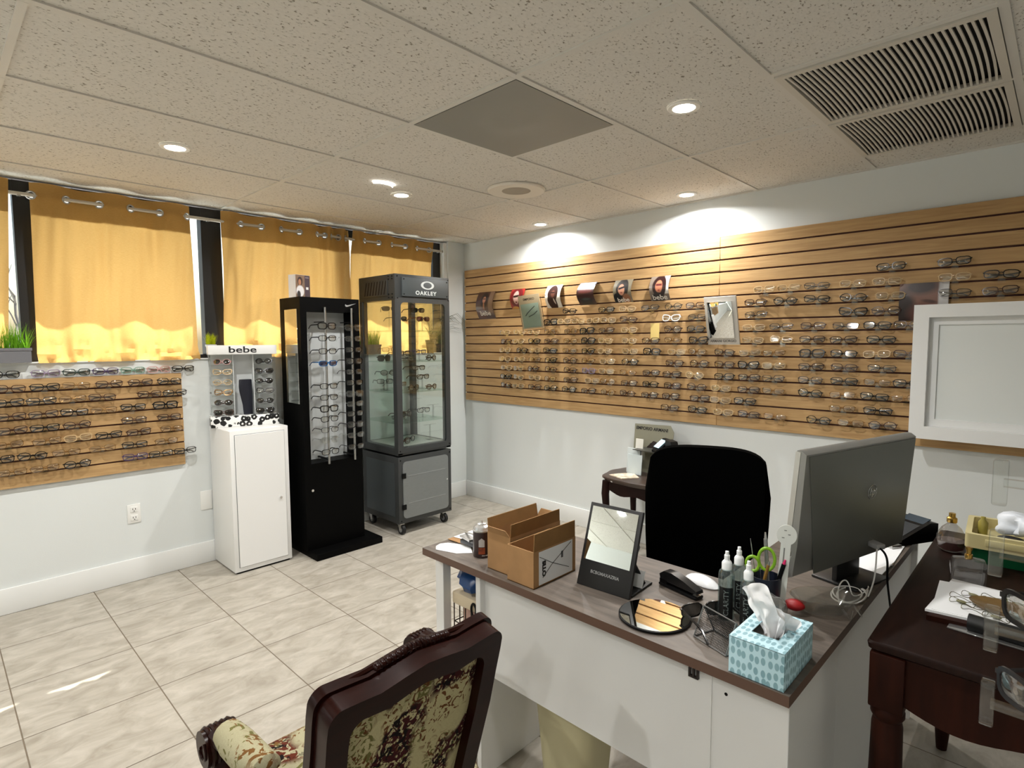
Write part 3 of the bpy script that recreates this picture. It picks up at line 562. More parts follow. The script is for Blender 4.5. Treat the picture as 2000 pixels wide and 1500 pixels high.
def curtain(ya, yb, per, y0, label, seed, gather=None, lean=0, push=0):
    r = thing('curtain', label, 'curtain', (RODX, (ya + yb) / 2, SILL + .008), group='ochre grommet curtains at the window'); Wd = yb - ya
    def ph(u):
        y = ya + u * Wd; base = 2 * PI * (y - y0) / per
        if gather and u > gather: base += (u - gather) * 30
        return base
    zb, zt = SILL + .001, CTOP
    def f(u, v):
        y = ya + u * Wd; z = zb + v * (zt - zb); k = max(0, (v - .80) / .20); amp = .010 + .020 * k ** .7
        nz = noise.noise(Vector((y * 7 + z * .8, z * .9, seed))); x = RODX - amp * math.cos(ph(u)) + nz * .048 * (1 - k) - push * (1 - v)
        x += .022 * noise.noise(Vector((y * 19 - z * 1.5, z * 1.6, seed + 5))) * (1 - k)
        lo = max(0, 1 - v / .17)
        if lo:
            x += lo * (.040 * noise.noise(Vector((y * 9 + z * 6, z * 30, seed + 9))) + .030 * noise.noise(Vector((y * 26, z * 20 - y * 9, seed + 2)))) + .028 * lo ** 2
            z += (0 if v == 0 else 1) * lo * lo * .014 * noise.noise(Vector((y * 11, 3, seed)))
            y += lo * .012 * noise.noise(Vector((y * 13, z * 15, seed + 4)))
        y += lean * (1 - v) * (u - .5) * 2
        return Vector((x, y, z))
    cr = []                                                 # where cloth and rod cross: the grommets
    us = [i / 400 for i in range(401)]
    for a, b in zip(us, us[1:]):
        if math.cos(ph(a)) * math.cos(ph(b)) < 0: cr.append((a + b) / 2)
    vg = (RODZ - zb) / (zt - zb)
    keep = lambda u, v: all(((u - c) * Wd) ** 2 + ((v - vg) * (zt - zb)) ** 2 > .0172 ** 2 for c in cr)
    vs = [j / 34 * .845 for j in range(34)] + [.845 + j / 24 * .155 for j in range(25)]; nu = int(Wd / .0075)
    mb = MB(); mb.grid(f, nu, 0, keep=keep, vs=vs); wp('cloth', mb, CURT, r)
    mb = MB(); mb.grid(lambda u, v: f(u, v) + Vector((-.004, 0, 0)), nu, 0, keep=keep, vs=vs[33:]); wp('header_band', mb, HEADER_DIM, r)
    for c in cr:
        p = f(c, vg); q = f(min(1, c + .004), vg) - f(max(0, c - .004), vg); q.normalize(); up = Vector((0, 0, 1))
        wp('grommet', MB().tube([p + .0205 * (math.cos(a) * q + math.sin(a) * up) for a in [2 * PI * i / 20 for i in range(20)]], .0042, 8, closed=True), STEEL, r)
curtain(-4.05, -3.19, .31, -3.4, 'ochre curtain at the far left edge of the photo', 1.5, push=.04, lean=-.045)
curtain(-3.105, -2.315, .3075, -2.87, 'wide ochre curtain above the small glasses board, hem lit by the sun', 3.1, lean=.012)
curtain(-2.130, -1.175, .275, -1.93, 'ochre curtain behind the white cabinet and black case, bunched at its right side', 6.2, gather=.72)
curtain(-1.155, -.365, .26, -.98, 'ochre curtain behind the grey glass display case', 8.8, push=.05)
rd = thing('curtain_rod', 'long pale metal curtain rod running through the curtain grommets', 'curtain rod', (RODX, -2.4, RODZ))
wp('rod', MB().cyl((RODX, -5.2, RODZ), (RODX, -.27, RODZ), .0105, n=16), mat('rod_nickel', (205, 200, 190), .3, .8), rd)
for y in (-3.15, -2.21, -1.166, -.30): wp('rod_bracket', MB().b2((-.08, y - .006, RODZ + .0), (RODX, y + .006, RODZ + .008)).b2((-.012 + RODX, y - .008, RODZ - .014), (RODX + .012, y + .008, RODZ - .0105)), STEEL, rd)
wp('finial', MB().ball((RODX, -.262, RODZ), .016, 14, 8), STEEL, rd)

# ------------------------------------------------------------------ plants on the sill
def blades(n, rx, ry, hmin, hmax, wid, spread, rnd, curve=.5):
    mb = MB()
    for i in range(n):
        a = rnd.uniform(0, 2 * PI); x, y = rnd.uniform(-rx, rx), rnd.uniform(-ry, ry); h = rnd.uniform(hmin, hmax); d = Vector((math.cos(a), math.sin(a), 0)); s = rnd.uniform(.1, 1) * spread; side = d.cross(Vector((0, 0, 1))) * wid
        L = []
        for k in range(5):
            t = k / 4; p = Vector((x, y, 0)) + d * (s * t ** (1 + curve)) + Vector((0, 0, h * (t - .25 * t * t * s / max(spread, .01)))); L.append((mb.bm.verts.new(p - side * (1 - t * .92)), mb.bm.verts.new(p + side * (1 - t * .92))))
        for (p, q), (p2, q2) in zip(L, L[1:]): mb.bm.faces.new((p, q, q2, p2))
    return mb
rp = random.Random(11)
def planter(y0, y1, label, n, zt=1.442, x0=-.018, x1=.060):
    r = thing('grass_planter', label, 'plant', ((x0 + x1) / 2, (y0 + y1) / 2, SILL + .006)); cx, cy = (x1 - x0) / 2, (y1 - y0) / 2; h = zt - SILL - .006
    f = lambda a, b, d: Vector((a, b, d)); mb = MB(); rc = lambda e: [(-cx + e, -cy + e), (cx - e, -cy + e), (cx - e, cy - e), (-cx + e, cy - e)]
    mb.frame(rc(.004), rc(.009), f, 0, h - .014); mb.frame(rc(0), rc(.009), f, h - .014, h); mb.b2((-cx + .008, -cy + .008, .001), (cx - .008, cy - .008, .01)); put('trough', mb, mat('planter_grey', (112, 112, 116), .6), r)
    put('soil', MB().b2((-cx + .009, -cy + .009, .01), (cx - .009, cy - .009, h - .02)), mat('soil', (40, 30, 22), .95), r)
    b = blades(n, cx - .012, cy - .012, .10, .19, .0024, .07, rp); b.turn(Matrix.Translation((0, 0, h - .022))); put('grass_blades', b, leafm('grass_green', (126, 182, 52)), r)
planter(-3.46, -3.145, 'grey trough of bright green grass at the left end of the sill', 420)
planter(-1.13, -.93, 'grass trough on the sill seen through the grey glass display case', 260, x0=-.022, x1=.028)
r = thing('potted_grass', 'small silver pot of yellow-green grass on the sill behind the bebe display', 'plant', (-.012, -2.222, SILL + .006))
put('pot', MB().lathe([(.020, 0), (.030, .075), (.034, .078), (.034, .09), (.028, .09), (.026, .07)], 20), mat('pot_silver', (185, 186, 188), .35, .4), r); put('soil', MB().cyl((0, 0, .03), (0, 0, .072), .025), mat('soil'), r)
b = blades(170, .02, .02, .06, .11, .0024, .045, rp); b.turn(Matrix.Translation((0, 0, .07))); put('grass_blades', b, leafm('grass_lime', (190, 200, 40)), r)
r = thing('spiky_plant', 'black pot of thin spiky leaves at the right end of the sill', 'plant', (.016, -.42, SILL + .006))
put('pot', MB().lathe([(.030, 0), (.042, .1), (.045, .1), (.045, .115), (.036, .115), (.034, .09)], 20), KPLAST, r); put('soil', MB().cyl((0, 0, .03), (0, 0, .1), .033), mat('soil'), r)
b = blades(46, .014, .014, .18, .30, .0030, .42, rp, .7)
for v in b.bm.verts:                                   # the leaves fan out towards the room and along the wall, clear of glass and curtain
    if v.co.x < -.01: v.co.x = -.01 - v.co.x * .2
    v.co.y = max(min(v.co.y, .395), -.10)
for i in range(13):
    q = rp.uniform(.20, .40); hh = rp.uniform(.12, .27); xo = rp.uniform(.0, .05); b.tube([(0, 0, 0), (xo * .5, q * .35, hh * .8), (xo, q * .7, hh), (xo * 1.1, q, hh * rp.uniform(.6, .95))], [.0035, .003, .0022, .0006], 5, flat=.35)
b.turn(Matrix.Translation((.02, 0, .1))); put('spiky_leaves', b, leafm('spike_green', (62, 70, 40)), r)

# ------------------------------------------------------------------ white cabinet
cb = thing('white_cabinet', 'tall narrow white cabinet with one door standing below the window', 'cabinet', (.2, -2.08, 0))
wp('body', MB().b2((.022, -2.265, .012), (.375, -1.896, .915), .003), WLAM, cb)
wp('plinth', MB().b2((.05, -2.25, 0), (.365, -1.91, .014)), KPLAST, cb)
dr = wp('door', MB().b2((.3755, -2.236, .042), (.382, -1.925, .886), .0015, 1), WLAM, cb)
wp('door_gap_shade', MB().b2((.3745, -2.239, .039), (.3756, -1.922, .889)), mat('shadow_grey', (130, 132, 134), .8), cb)  # grey sheet paints the shade of the gap round the door
put('lock', MB().cyl((.182, .118, .444), (.190, .118, .444), .008, n=16), CHROME, dr)
# ------------------------------------------------------------------ bebe counter display
bd = thing('eyewear_display', 'white countertop display headed bebe with shelves of sunglasses on the white cabinet', 'display stand', (.125, -2.075, .915))
BR_ = -.26
def brot(o):
    p = Matrix.Rotation(BR_, 3, 'Z') @ (o.location - bd.location); o.location = bd.location + p; o.rotation_euler.z += BR_
def leopard():
    m = bpy.data.materials.new('leopard_print'); m.use_nodes = True; n = m.node_tree.nodes; l = m.node_tree.links; b = n['Principled BSDF']; tc = n.new('ShaderNodeTexCoord')
    t = n.new('ShaderNodeTexVoronoi'); t.inputs['Scale'].default_value = 27; t.inputs['Randomness'].default_value = .75; l.new(tc.outputs['Object'], t.inputs[0])
    z = n.new('ShaderNodeTexNoise'); z.inputs['Scale'].default_value = 70; l.new(tc.outputs['Object'], z.inputs[0]); ad = n.new('ShaderNodeMath'); ad.operation = 'MULTIPLY_ADD'; ad.inputs[1].default_value = .35; l.new(z.outputs[0], ad.inputs[0]); l.new(t.outputs[0], ad.inputs[2])
    r = n.new('ShaderNodeValToRGB'); r.color_ramp.interpolation = 'CONSTANT'; e = r.color_ramp.elements; e[0].position = 0; e[0].color = rgb(236, 236, 232); e[1].position = .33; e[1].color = rgb(14, 13, 13); q = r.color_ramp.elements.new(.68); q.color = rgb(238, 238, 235)
    l.new(ad.outputs[0], r.inputs[0]); l.new(r.outputs[0], b.inputs['Base Color']); b.inputs['Roughness'].default_value = .4; return m
X0d, X1d, Y0d, Y1d = .055, .205, -2.282, -1.872
wp('leopard_base', MB().b2((X0d, Y0d, .9155), (X1d, Y1d, .985), .002), leopard(), bd)
hd = wp('header', MB().b2((X0d, Y0d, 1.388), (X1d, Y1d, 1.447), .002), WLAM, bd)
put('lettering', text_mb('bebe', .058, pl((X1d - .125 + .0004, -.005, 1.417 - .915), (0, 1, 0), (0, 0, 1)), sx=1.5, bold=.0008), INKK, hd)
wp('back_panel', MB().b2((X0d, Y0d + .01, .985), (X0d + .004, Y1d - .01, 1.388)), mat('milky_white', (225, 228, 228), .4), bd)
for y in (Y0d + .012, Y1d - .012): wp('side_panel', MB().b2((X0d + .004, y - .0015, .985), (X1d - .008, y + .0015, 1.388)), ACRYL, bd)
for y in (-2.135, -2.012): wp('divider', MB().b2((X0d + .004, y - .002, .985), (X0d + .09, y + .002, 1.388)), mat('milky_white'), bd)
wp('lock', MB().cyl((X1d - .004, Y0d + .006, 1.145), (X1d + .012, Y0d + .006, 1.145), .006, n=12), CHROME, bd)
cols = [('R', 'dark'), ('C', None), ('C', None), ('G', None), ('B', 'dark'), ('B', 'dark')], [('K', 'dark'), ('K', 'dark'), ('K', 'dark'), ('M', None), ('M', 'dark'), ('K', 'dark')]
for s, (ya, yb) in enumerate(((-2.268, -2.138), (-2.008, -1.895))):
    for i in range(6):
        z = .986 + .0665 * (5 - i)
        if i < 5: wp('shelf', MB().b2((X0d + .005, ya, z - .003), (X1d - .012, yb, z)), ACRYL, bd)
        c, ln = cols[s][i]; g = glasses(c, 'c' if i % 2 else 'o', 'folded', (X0d + .115, (ya + yb) / 2, z + .022), PI / 2 - .5 + .2 * (i % 3), '%s pair on the %s shelf down, %s column of the bebe display' % ({'R': 'pink', 'C': 'pale', 'G': 'thin gold', 'B': 'brown', 'K': 'black', 'M': 'gunmetal'}[c], ORD[i], ('left', 'right')[s]), 'pairs on the bebe display shelves', ln, rx=-.35)
        g.scale = (.86, .86, .86); brot(g)
pt = MB(); pt.loft([[Vector((.145 + .016 * math.cos(a), -2.070 + off + w * math.cos(a + PI / 2), z)) for a in [2 * PI * k / 20 for k in range(20)]] for z, w, off in ((.9856, .030, .012), (1.05, .033, .010), (1.10, .039, .006), (1.14, .043, .002), (1.17, .043, 0), (1.215, .042, 0), (1.22, .038, 0))])
tag(put('eyewear_pouch', pt, mat('navy_leather', (14, 16, 30), .45)), 'dark navy pouch standing in the middle of the bebe display', 'pouch')
bd.rotation_euler.z = BR_

# ------------------------------------------------------------------ black display case
bc = thing('black_display_case', 'tall black display case with two rods of eyeglasses and a swoosh mark', 'display case', (.33, -1.59, 0))
Y0, Y1, XF, XB, ZT = -1.812, -1.372, .43, .130, 1.765
wp('foot_plate', MB().b2((.14, -1.80, .0), (.54, -1.292, .045), .002), BLACKM, bc)
mb = MB(); mb.b2((XB, Y0, .045), (XF, Y1, .640)); mb.b2((XB, Y0, 1.672), (XF, Y1, ZT)); mb.b2((XB, Y0, .640), (.285, Y1, 1.672)); mb.b2((.285, Y0, .640), (XF, Y0 + .045, 1.672)); mb.b2((.285, Y1 - .045, .640), (XF, Y1, 1.672)); wp('body', mb, BLACKM, bc)
wp('grey_panel', MB().b2((.285, Y0 + .045, .640), (.290, Y1 - .045, 1.672)), mat('panel_grey', (196, 200, 200), .5), bc)
wp('side_mirror', MB().b2((.205, Y0 - .004, 1.050), (.388, Y0 - .0005, 1.686), .001, 1), MIRROR, bc)
wp('lock', MB().cyl((XF, -1.765, .458), (XF + .008, -1.765, .458), .009, n=16), CHROME, bc)
sw_pts = [(-.040, .006), (-.043, -.004), (-.036, -.012), (-.022, -.011), (0, -.003), (.045, .014), (0, .0045), (-.020, .0), (-.032, .0)]
wp('swoosh_mark', MB().prism(sw_pts, pl((XF, -1.44, 1.722), (0, 1, 0), (0, 0, 1)), .0003, .0015), mat('mark_grey', (140, 140, 140), .4), bc)
for y in (-1.643, -1.443):
    wp('rod', MB().cyl((.445, y, .625), (.445, y, 1.700), .0075, n=14), STEEL, bc)
    wp('rod_foot', MB().b2((XF - .14, y - .006, .652), (.445, y + .006, .662)).b2((XF - .14, y - .004, 1.60), (.445, y + .004, 1.606)), KPLAST, bc)
LZ = [1.573, 1.490, 1.403, 1.320, 1.165, 1.088, 1.011, .940, .865, .795, .712]; RZ = [1.565, 1.487, 1.410, 1.330, 1.255, 1.178, 1.100, 1.028, .958, .880, .805, .722]
LC = 'K K K U K K K K M S K'.split(); RC = 'S S K K M K S S K M S M'.split()
for s, (zs, cs, y) in enumerate(((LZ, LC, -1.643), (RZ, RC, -1.443))):
    for i, (z, c) in enumerate(zip(zs, cs)):
        glasses(c, 'w' if c == 'U' else 'r' if i % 3 else 'b', 'open', (.466, y + .004, z), PI / 2 + .02, '%s eyewear, %s from the top on the %s rod of the black case' % (GC[c][0], ORD[i], ('left', 'right')[s]), 'eyewear on the black case rods', 'blue' if c == 'U' else None)
cu = thing('photo_cube', 'small photo cube of a woman in white standing on the black case', 'display cube', (.30, -1.735, ZT)); cu.rotation_euler = (0, 0, .25)
put('cube', MB().b2((-.035, -.075, .0005), (.035, .045, .152)), mat('cube_white', (232, 230, 232), .4), cu)
mb = MB(); mb.grid(lambda u, v: Vector((.0362, -.074 + .118 * u, .001 + .15 * v)), 2, 2); put('photo_face', mb, print_mat('print_cube', (60, 44, 60), [('r', .3, .5, .33, .5, 0, .02, (126, 100, 80)), ('e', .3, .72, .2, .22, 0, .2, (44, 22, 20)), ('e', .28, .68, .11, .15, 0, .2, (176, 122, 92)), ('e', .3, .28, .3, .28, 0, .2, (226, 224, 226)), ('e', .2, .12, .14, .2, 0, .2, (30, 26, 30)), ('r', .8, .42, .09, .06, 0, .1, (230, 228, 226)), ('r', .8, .9, .14, .03, 0, .2, (120, 110, 116))]), cu)

# ------------------------------------------------------------------ grey glass display case on casters
oc = thing('glass_display_case', 'grey metal glass display case on casters headed OAKLEY', 'display case', (.28, -.87, 0))
GUN = mat('gunmetal_paint', (58, 60, 60), .48, .2); GUN2 = mat('grey_steel_panel', (128, 132, 132), .42, .35, nz=(30, .06, (1, 1, 20)))
Y0, Y1, XB, XF = -1.132, -.622, .035, .525; ZB, ZM, ZT = .088, .598, 1.962
P = .045
mb = MB()
for x in (XB, XF - P):
    for y in (Y0, Y1 - P): mb.b2((x, y, .612), (x + P, y + P, 1.775), .002, 1)
wp('corner_posts', mb, GUN, oc)
wp('header_box', MB().b2((XB, Y0, 1.775), (XF, Y1, ZT), .003), GUN, oc)
wp('mid_tray', MB().b2((XB, Y0, .612), (XF, Y1, .668), .003), GUN, oc)
wp('tray_floor', MB().b2((XB + P, Y0 + P, .668), (XF - P, Y1 - P, .671)), mat('tray_grey', (165, 165, 160), .3), oc)
wp('header_soffit', MB().b2((XB + P, Y0 + P, 1.772), (XF - P, Y1 - P, 1.775)), mat('soffit_steel', (200, 198, 190), .15, .8), oc)
f = lambda a, b, d: Vector((XF + d, a, b))
def corner_frame(za, zb): return MB().frame([(Y0 + .001, za), (Y1 - .001, za), (Y1 - .001, zb), (Y0 + .001, zb)] if False else rrect(Y1 - Y0 - .002, zb - za, .0005, 5, (Y0 + Y1) / 2, (za + zb) / 2), rrect(Y1 - Y0 - .094, zb - za - .07, .03, 5, (Y0 + Y1) / 2, (za + zb) / 2), f, .0003, .004)
wp('door_frame', corner_frame(.628, 1.79), GUN, oc)
for n, (lo, hi) in {'glass_front': ((XF - .008, Y0 + P, .668), (XF - .004, Y1 - P, 1.772)), 'glass_side_a': ((XB + P, Y0 + .006, .668), (XF - P, Y0 + .010, 1.772)), 'glass_side_b': ((XB + P, Y1 - .010, .668), (XF - P, Y1 - .006, 1.772))}.items(): wp('glass_pane', MB().b2(lo, hi), GLASS, oc)
SH = [1.549, 1.313, 1.083, .852]
for z in SH: wp('glass_shelf', MB().b2((XB + .012, Y0 + .014, z - .006), (XF - .014, Y1 - .014, z)), clear('shelf_glass', (242, 252, 247), .06, fr=.35), oc)
sg = wp('sign_plate', MB().b2((XF + .0045, Y0 + .055, 1.800), (XF + .016, Y1 - .022, 1.940), .002), mat('sign_slate', (66, 72, 74), .5), oc)
cy = (Y0 + Y1) / 2 + .017
wp('oval_mark', MB().frame([(.062 * math.cos(a), .031 * math.sin(a)) for a in [2 * PI * i / 40 for i in range(40)]], [(.040 * math.cos(a), .0225 * math.sin(a)) for a in [2 * PI * i / 40 for i in range(40)]], lambda a, b, d: Vector((XF + .0162 + d, cy + a + .015, 1.890 + b)), 0, .0012), mat('sign_silver', (214, 220, 220), .4), oc)
wp('lettering', text_mb('OAKLEY', .040, pl((XF + .0163, cy, 1.829), (0, 1, 0), (0, 0, 1)), sx=1.15, bold=.0014, space=1.2), mat('sign_silver'), oc)
# slotted vent on its left side
vp = wp('vent_plate', MB().b2((XB + .06, Y0 - .006, 1.805), (XF - .09, Y0 - .0005, 1.925), .002), GUN, oc)
sl_ = MB()
for i in range(8):
    xx = XB + .085 + i * .038; sl_.prism([(xx, 1.815), (xx + .016, 1.815), (xx + .044, 1.915), (xx + .028, 1.915)], lambda a, b, d: Vector((a, Y0 - .0062 - d, b)), 0, .0006)
wp('vent_slots', sl_, mat('slot_dark', (20, 14, 12), .8), oc)
mb = MB()
for yy, zz in [(Y0 + .02, 1.785), (Y0 + .02, 1.945), (Y1 - .012, 1.945), (Y1 - .012, 1.785), (Y0 + .018, .645), (Y1 - .018, .645), (Y0 + .018, .575), (Y1 - .018, .575), (Y0 + .018, .11), (Y1 - .018, .11), (Y0 + .07, 1.815), (Y0 + .07, 1.925), (Y1 - .035, 1.925), (Y1 - .035, 1.815)]: mb.cyl((XF + .003, yy, zz), (XF + (.0185 if 1.8 < zz < 1.93 else .006), yy, zz), .0052, n=8)
for xx in (XF - .03, XF - .075):
    for zz in (1.79, 1.815, 1.925, 1.945): mb.cyl((xx, Y0 - .007, zz), (xx, Y0 + .002, zz), .0045, n=8)
wp('bolts', mb, KPLAST, oc)
# lower cabinet
wp('base_cabinet', MB().b2((XB, Y0, ZB), (XF, Y1, ZM), .004), GUN, oc)
wp('side_panel', MB().b2((XB + .05, Y0 - .003, ZB + .05), (XF - .05, Y0 - .0004, ZM - .05)), mat('side_steel', (88, 94, 96), .3, .5), oc)
dr = wp('cabinet_door', MB().prism(rrect(Y1 - Y0 - .075, ZM - ZB - .075, .03, 5, (Y0 + Y1) / 2, (ZB + ZM) / 2), f, .0005, .008), GUN2, oc)
for z in (ZB + .15, ZB + .36):
    put('crease', MB().b2((.253, -.18, z), (.2545, .18, z + .003)), mat('crease_light', (165, 168, 168), .4, .3), dr)
for z in (.215, .455): put('hinge', MB().b2((.248, -.236, z - .02), (.258, -.200, z + .02), .003), KPLAST, dr)
put('lock', MB().cyl((.252, .196, .36), (.257, .196, .36), .006, n=12), CHROME, dr)
for x in (XB + .05, XF - .04):
    for y in (Y0 + .04, Y1 - .06):
        k = wp('caster', MB().b2((x - .02, y - .02, ZB - .012), (x + .02, y + .02, ZB)).prism([(-.022, 0), (.022, 0), (.028, -.045), (.004, -.05)], lambda a, b, d: Vector((x + a * .9, y + d, ZB - .006 + b)), -.016, -.013).prism([(-.022, 0), (.022, 0), (.028, -.045), (.004, -.05)], lambda a, b, d: Vector((x + a * .9, y + d, ZB - .006 + b)), .013, .016), STEEL, oc)
        put('wheel', MB().tube([(x + .012 - .28, y + .87 - .012, .0375), (x + .012 - .28, y + .87 + .012, .0375)], .0375, 24), KRUB, k)
        put('wheel_hub', MB().tube([(x + .012 - .28, y + .87 - .0135, .0375), (x + .012 - .28, y + .87 + .0135, .0375)], .02, 16), mat('hub_grey', (130, 132, 132), .5), k)
# what stands in it
def ris(x, y, z, hgt, label):
    o = thing('acrylic_riser', label, 'eyewear riser', (x, y, z), group='clear risers in the grey case')
    put('stem', MB().b2((-.02, -.02, 0), (.02, .02, .004)).b2((-.004, -.006, .004), (.004, .006, hgt)), ACRYL, o); put('arm', MB().b2((-.004, -.06, hgt), (.004, .06, hgt + .004)), ACRYL, o)
SHN = ['top', 'second', 'third', 'lowest']
oaks = [(0, .33, -.78, .165, 'K', 'w', 'dark', 0, 'dark sunglasses on the upper riser over the top shelf of the grey case'), (0, .36, -.75, .095, 'O', 'w', 'orange', .05, 'orange-brown sunglasses over the top shelf of the grey case'), (0, .30, -1.02, .17, 'K', 'w', 'dark', -.5, 'black sunglasses beside the left post, high in the grey case'),
        (0, .40, -1.0, .09, 'M', 'r', 'dark', 0, 'small dark sunglasses behind the front post over the top shelf of the grey case'), (1, .38, -.80, .07, 'P', 'r', None, .1, 'purple glasses on the second shelf of the grey case'), (1, .42, -.72, .022, 'K', 'o', None, .3, 'black glasses lying at the right of the second shelf of the grey case'),
        (1, .30, -1.03, .09, 'G', 'r', None, -.3, 'gold glasses by the left pane on the second shelf of the grey case'), (1, .22, -1.03, .022, 'K', 'b', 'dark', .2, 'black sunglasses by the left pane on the second shelf of the grey case'), (1, .35, -.93, .06, 'K', 'r', None, .2, 'black glasses mid second shelf of the grey case'), (1, .40, -.95, .022, 'M', 'r', None, -.2, 'gunmetal glasses mid second shelf of the grey case'),
        (2, .30, -.76, .17, 'K', 'r', None, 0, 'black glasses on the tallest riser of the third shelf of the grey case'), (2, .36, -.76, .10, 'K', 'r', None, .1, 'black glasses on the lower riser of the third shelf of the grey case'), (2, .27, -1.03, .14, 'K', 'o', None, -.2, 'upper black glasses at the left pane of the third shelf of the grey case'), (2, .22, -1.03, .07, 'K', 'r', None, -.3, 'middle black glasses at the left pane of the third shelf of the grey case'),
        (2, .40, -.88, .022, 'K', 'o', None, .3, 'black glasses lying mid third shelf of the grey case'), (2, .43, -.73, .022, 'B', 'o', None, .25, 'brown glasses lying at the right of the third shelf of the grey case'), (2, .35, -.97, .05, 'S', 'r', None, .2, 'crystal clear glasses mid third shelf of the grey case'),
        (3, .36, -.76, .06, 'K', 'r', None, .05, 'black glasses on a riser of the lowest shelf of the grey case'), (3, .40, -.96, .05, 'B', 'o', 'dark', .2, 'brown sunglasses on the lowest shelf of the grey case'), (3, .34, -.98, .022, 'M', 'r', None, -.3, 'gunmetal glasses lying on the lowest shelf of the grey case'), (4, .36, -.90, .022, 'K', 'o', None, .3, 'black glasses lying on the floor of the grey case'), (4, .42, -1.0, .022, 'B', 'r', None, .1, 'brown glasses lying by the front of the grey case floor')]
for s, x, y, dz, c, st, ln, dr_, lb in oaks:
    z = (SH + [.671])[s]; glasses(c, st, 'open' if dz > .03 else 'folded', (x, y, z + dz), PI / 2 + dr_, lb, 'eyewear in the grey glass case', ln)
    if dz > .03: ris(x - .02, y, z, dz - .01, 'clear riser under the ' + ' '.join(lb.split()[:12]).replace(' of the grey', '').replace(' over', ''))
for x, y, h, q in ((.30, -.80, .15, 'taller'), (.40, -.70, .10, 'shorter')): ris(x, y, .852, h, '%s empty clear acrylic riser on the lowest shelf of the grey case' % q)
ris(.38, -.72, .671, .12, 'empty clear acrylic riser on the floor of the grey case')
# ------------------------------------------------------------------ L-shaped desk
DZ = .75
dk = thing('corner_desk', 'white L-shaped desk with a grey-brown wood-look top', 'desk', (3.1, -2.15, 0))
DTOP = mat('grey_oak_laminate', (98, 89, 81), .45, nz=(6, .34, (1.2, 9, 1))); DEDGE = mat('desk_edge_brown', (92, 68, 55), .5)
poly = [(2.490, -2.385), (3.702, -2.385), (3.716, -.96), (3.362, -.96), (3.362, -1.926), (2.490, -1.926)]
wp('desk_top', MB().prism(poly, lambda a, b, d: Vector((a, b, d)), DZ - .024, DZ - .0006), DEDGE, dk)
wp('top_veneer', MB().prism(poly, lambda a, b, d: Vector((a, b, d)), DZ - .0006, DZ), DTOP, dk)
wp('leg_panel', MB().b2((2.497, -2.335, 0), (2.540, -2.30, DZ - .024), .0015, 1), WLAM, dk)
wp('leg_panel', MB().b2((2.497, -1.99, 0), (2.540, -1.955, DZ - .024), .0015, 1), WLAM, dk)
wp('side_panel', MB().b2((2.708, -2.335, 0), (2.730, -1.955, DZ - .024), .0015, 1), WLAM, dk)
wp('shelf_board', MB().b2((2.540, -2.32, .09), (2.708, -1.96, .108)), WLAM, dk)
wp('modesty_panel', MB().b2((2.730, -2.312, .362), (3.508, -2.296, DZ - .024)), WLAM, dk)
pd = wp('pedestal', MB().b2((3.508, -2.318, 0), (3.682, -1.955, DZ - .024), .0015, 1), WLAM, dk)
put('screw_hole', MB().cyl((3.545 - 3.1, -.1685, .655), (3.545 - 3.1, -.1678, .655), .004, n=10), KPLAST, pd)
wp('pedestal_stile', MB().b2((3.494, -2.322, 0), (3.512, -2.296, DZ - .024)), WLAM, dk)
wp('return_panel', MB().b2((3.664, -1.955, .06), (3.682, -.98, DZ - .024)), WLAM, dk)
wp('end_panel', MB().b2((3.38, -.985, 0), (3.70, -.967, DZ - .024)), WLAM, dk)
br = MB()
for i, x in enumerate((3.452, 3.462, 3.472)): br.b2((x, -2.3195, .664), (x + .005, -2.3122, .684))
br.b2((3.452, -2.3195, .660), (3.477, -2.3122, .665)); wp('bracket', br, mat('bracket_dark', (40, 30, 26), .5), dk)
# wire basket with its load in the open bay
wbk = thing('wire_basket', 'dark wire basket holding pink cloth in the open bay of the desk', 'basket', (2.61, -2.2, .108))
mb = MB()
for z in (.125, .195, .265, .335, .405, .475, .545): mb.tube([(2.550, -2.295, z), (2.700, -2.295, z), (2.700, -2.01, z), (2.550, -2.01, z)], .0024, 6, closed=True)
for x in (2.550, 2.580, 2.610, 2.640, 2.670, 2.700): mb.tube([(x, -2.295, .112), (x, -2.295, .545)], .0022, 6); mb.tube([(x, -2.01, .112), (x, -2.01, .545)], .0022, 6)
for y in (-2.25, -2.2, -2.15, -2.1, -2.05): mb.tube([(2.550, y, .112), (2.550, y, .545)], .0022, 6); mb.tube([(2.700, y, .112), (2.700, y, .545)], .0022, 6); mb.tube([(2.550, y, .112), (2.700, y, .112)], .0022, 6)
wp('wire_cage', mb, mat('dark_wire'), wbk)
wp('cream_liner', MB().b2((2.552, -2.306, .546), (2.698, -2.0, .590), .006), mat('cream_fabric', (216, 200, 172), .9, bump=(60, .3)), wbk)
wp('binder_ring', MB().tube([(2.672 + .012 * math.cos(a), -2.312, .56 + .022 * math.sin(a)) for a in [2 * PI * i / 14 for i in range(14)]], .004, 6, closed=True), KPLAST, wbk)
def lump(c, r, seed, amt=.25, n=18, m=12):
    mb = MB(); mb.ball(c, r, n, m)
    for v in mb.bm.verts:
        d = v.co - Vector(c); v.co = Vector(c) + d * (1 + amt * noise.noise(v.co * 22 + Vector((seed, 0, 0))))
    return mb
pk = MB(); pk.loft([[Vector((a + 2.625, b - 2.235, z)) for a, b in rrect(.135 * k, .085 * k, .03, 4)] for k, z in ((.8, .12), (1, .14), (1, .22), (.97, .30), (1, .38), (.98, .46), (.95, .52), (.7, .54))])
for v_ in pk.bm.verts: v_.co += Vector((.0, -.006, 0)) * noise.noise(v_.co * 40) + Vector((.004, .004, 0)) * noise.noise(v_.co * 25 + Vector((4, 0, 0)))
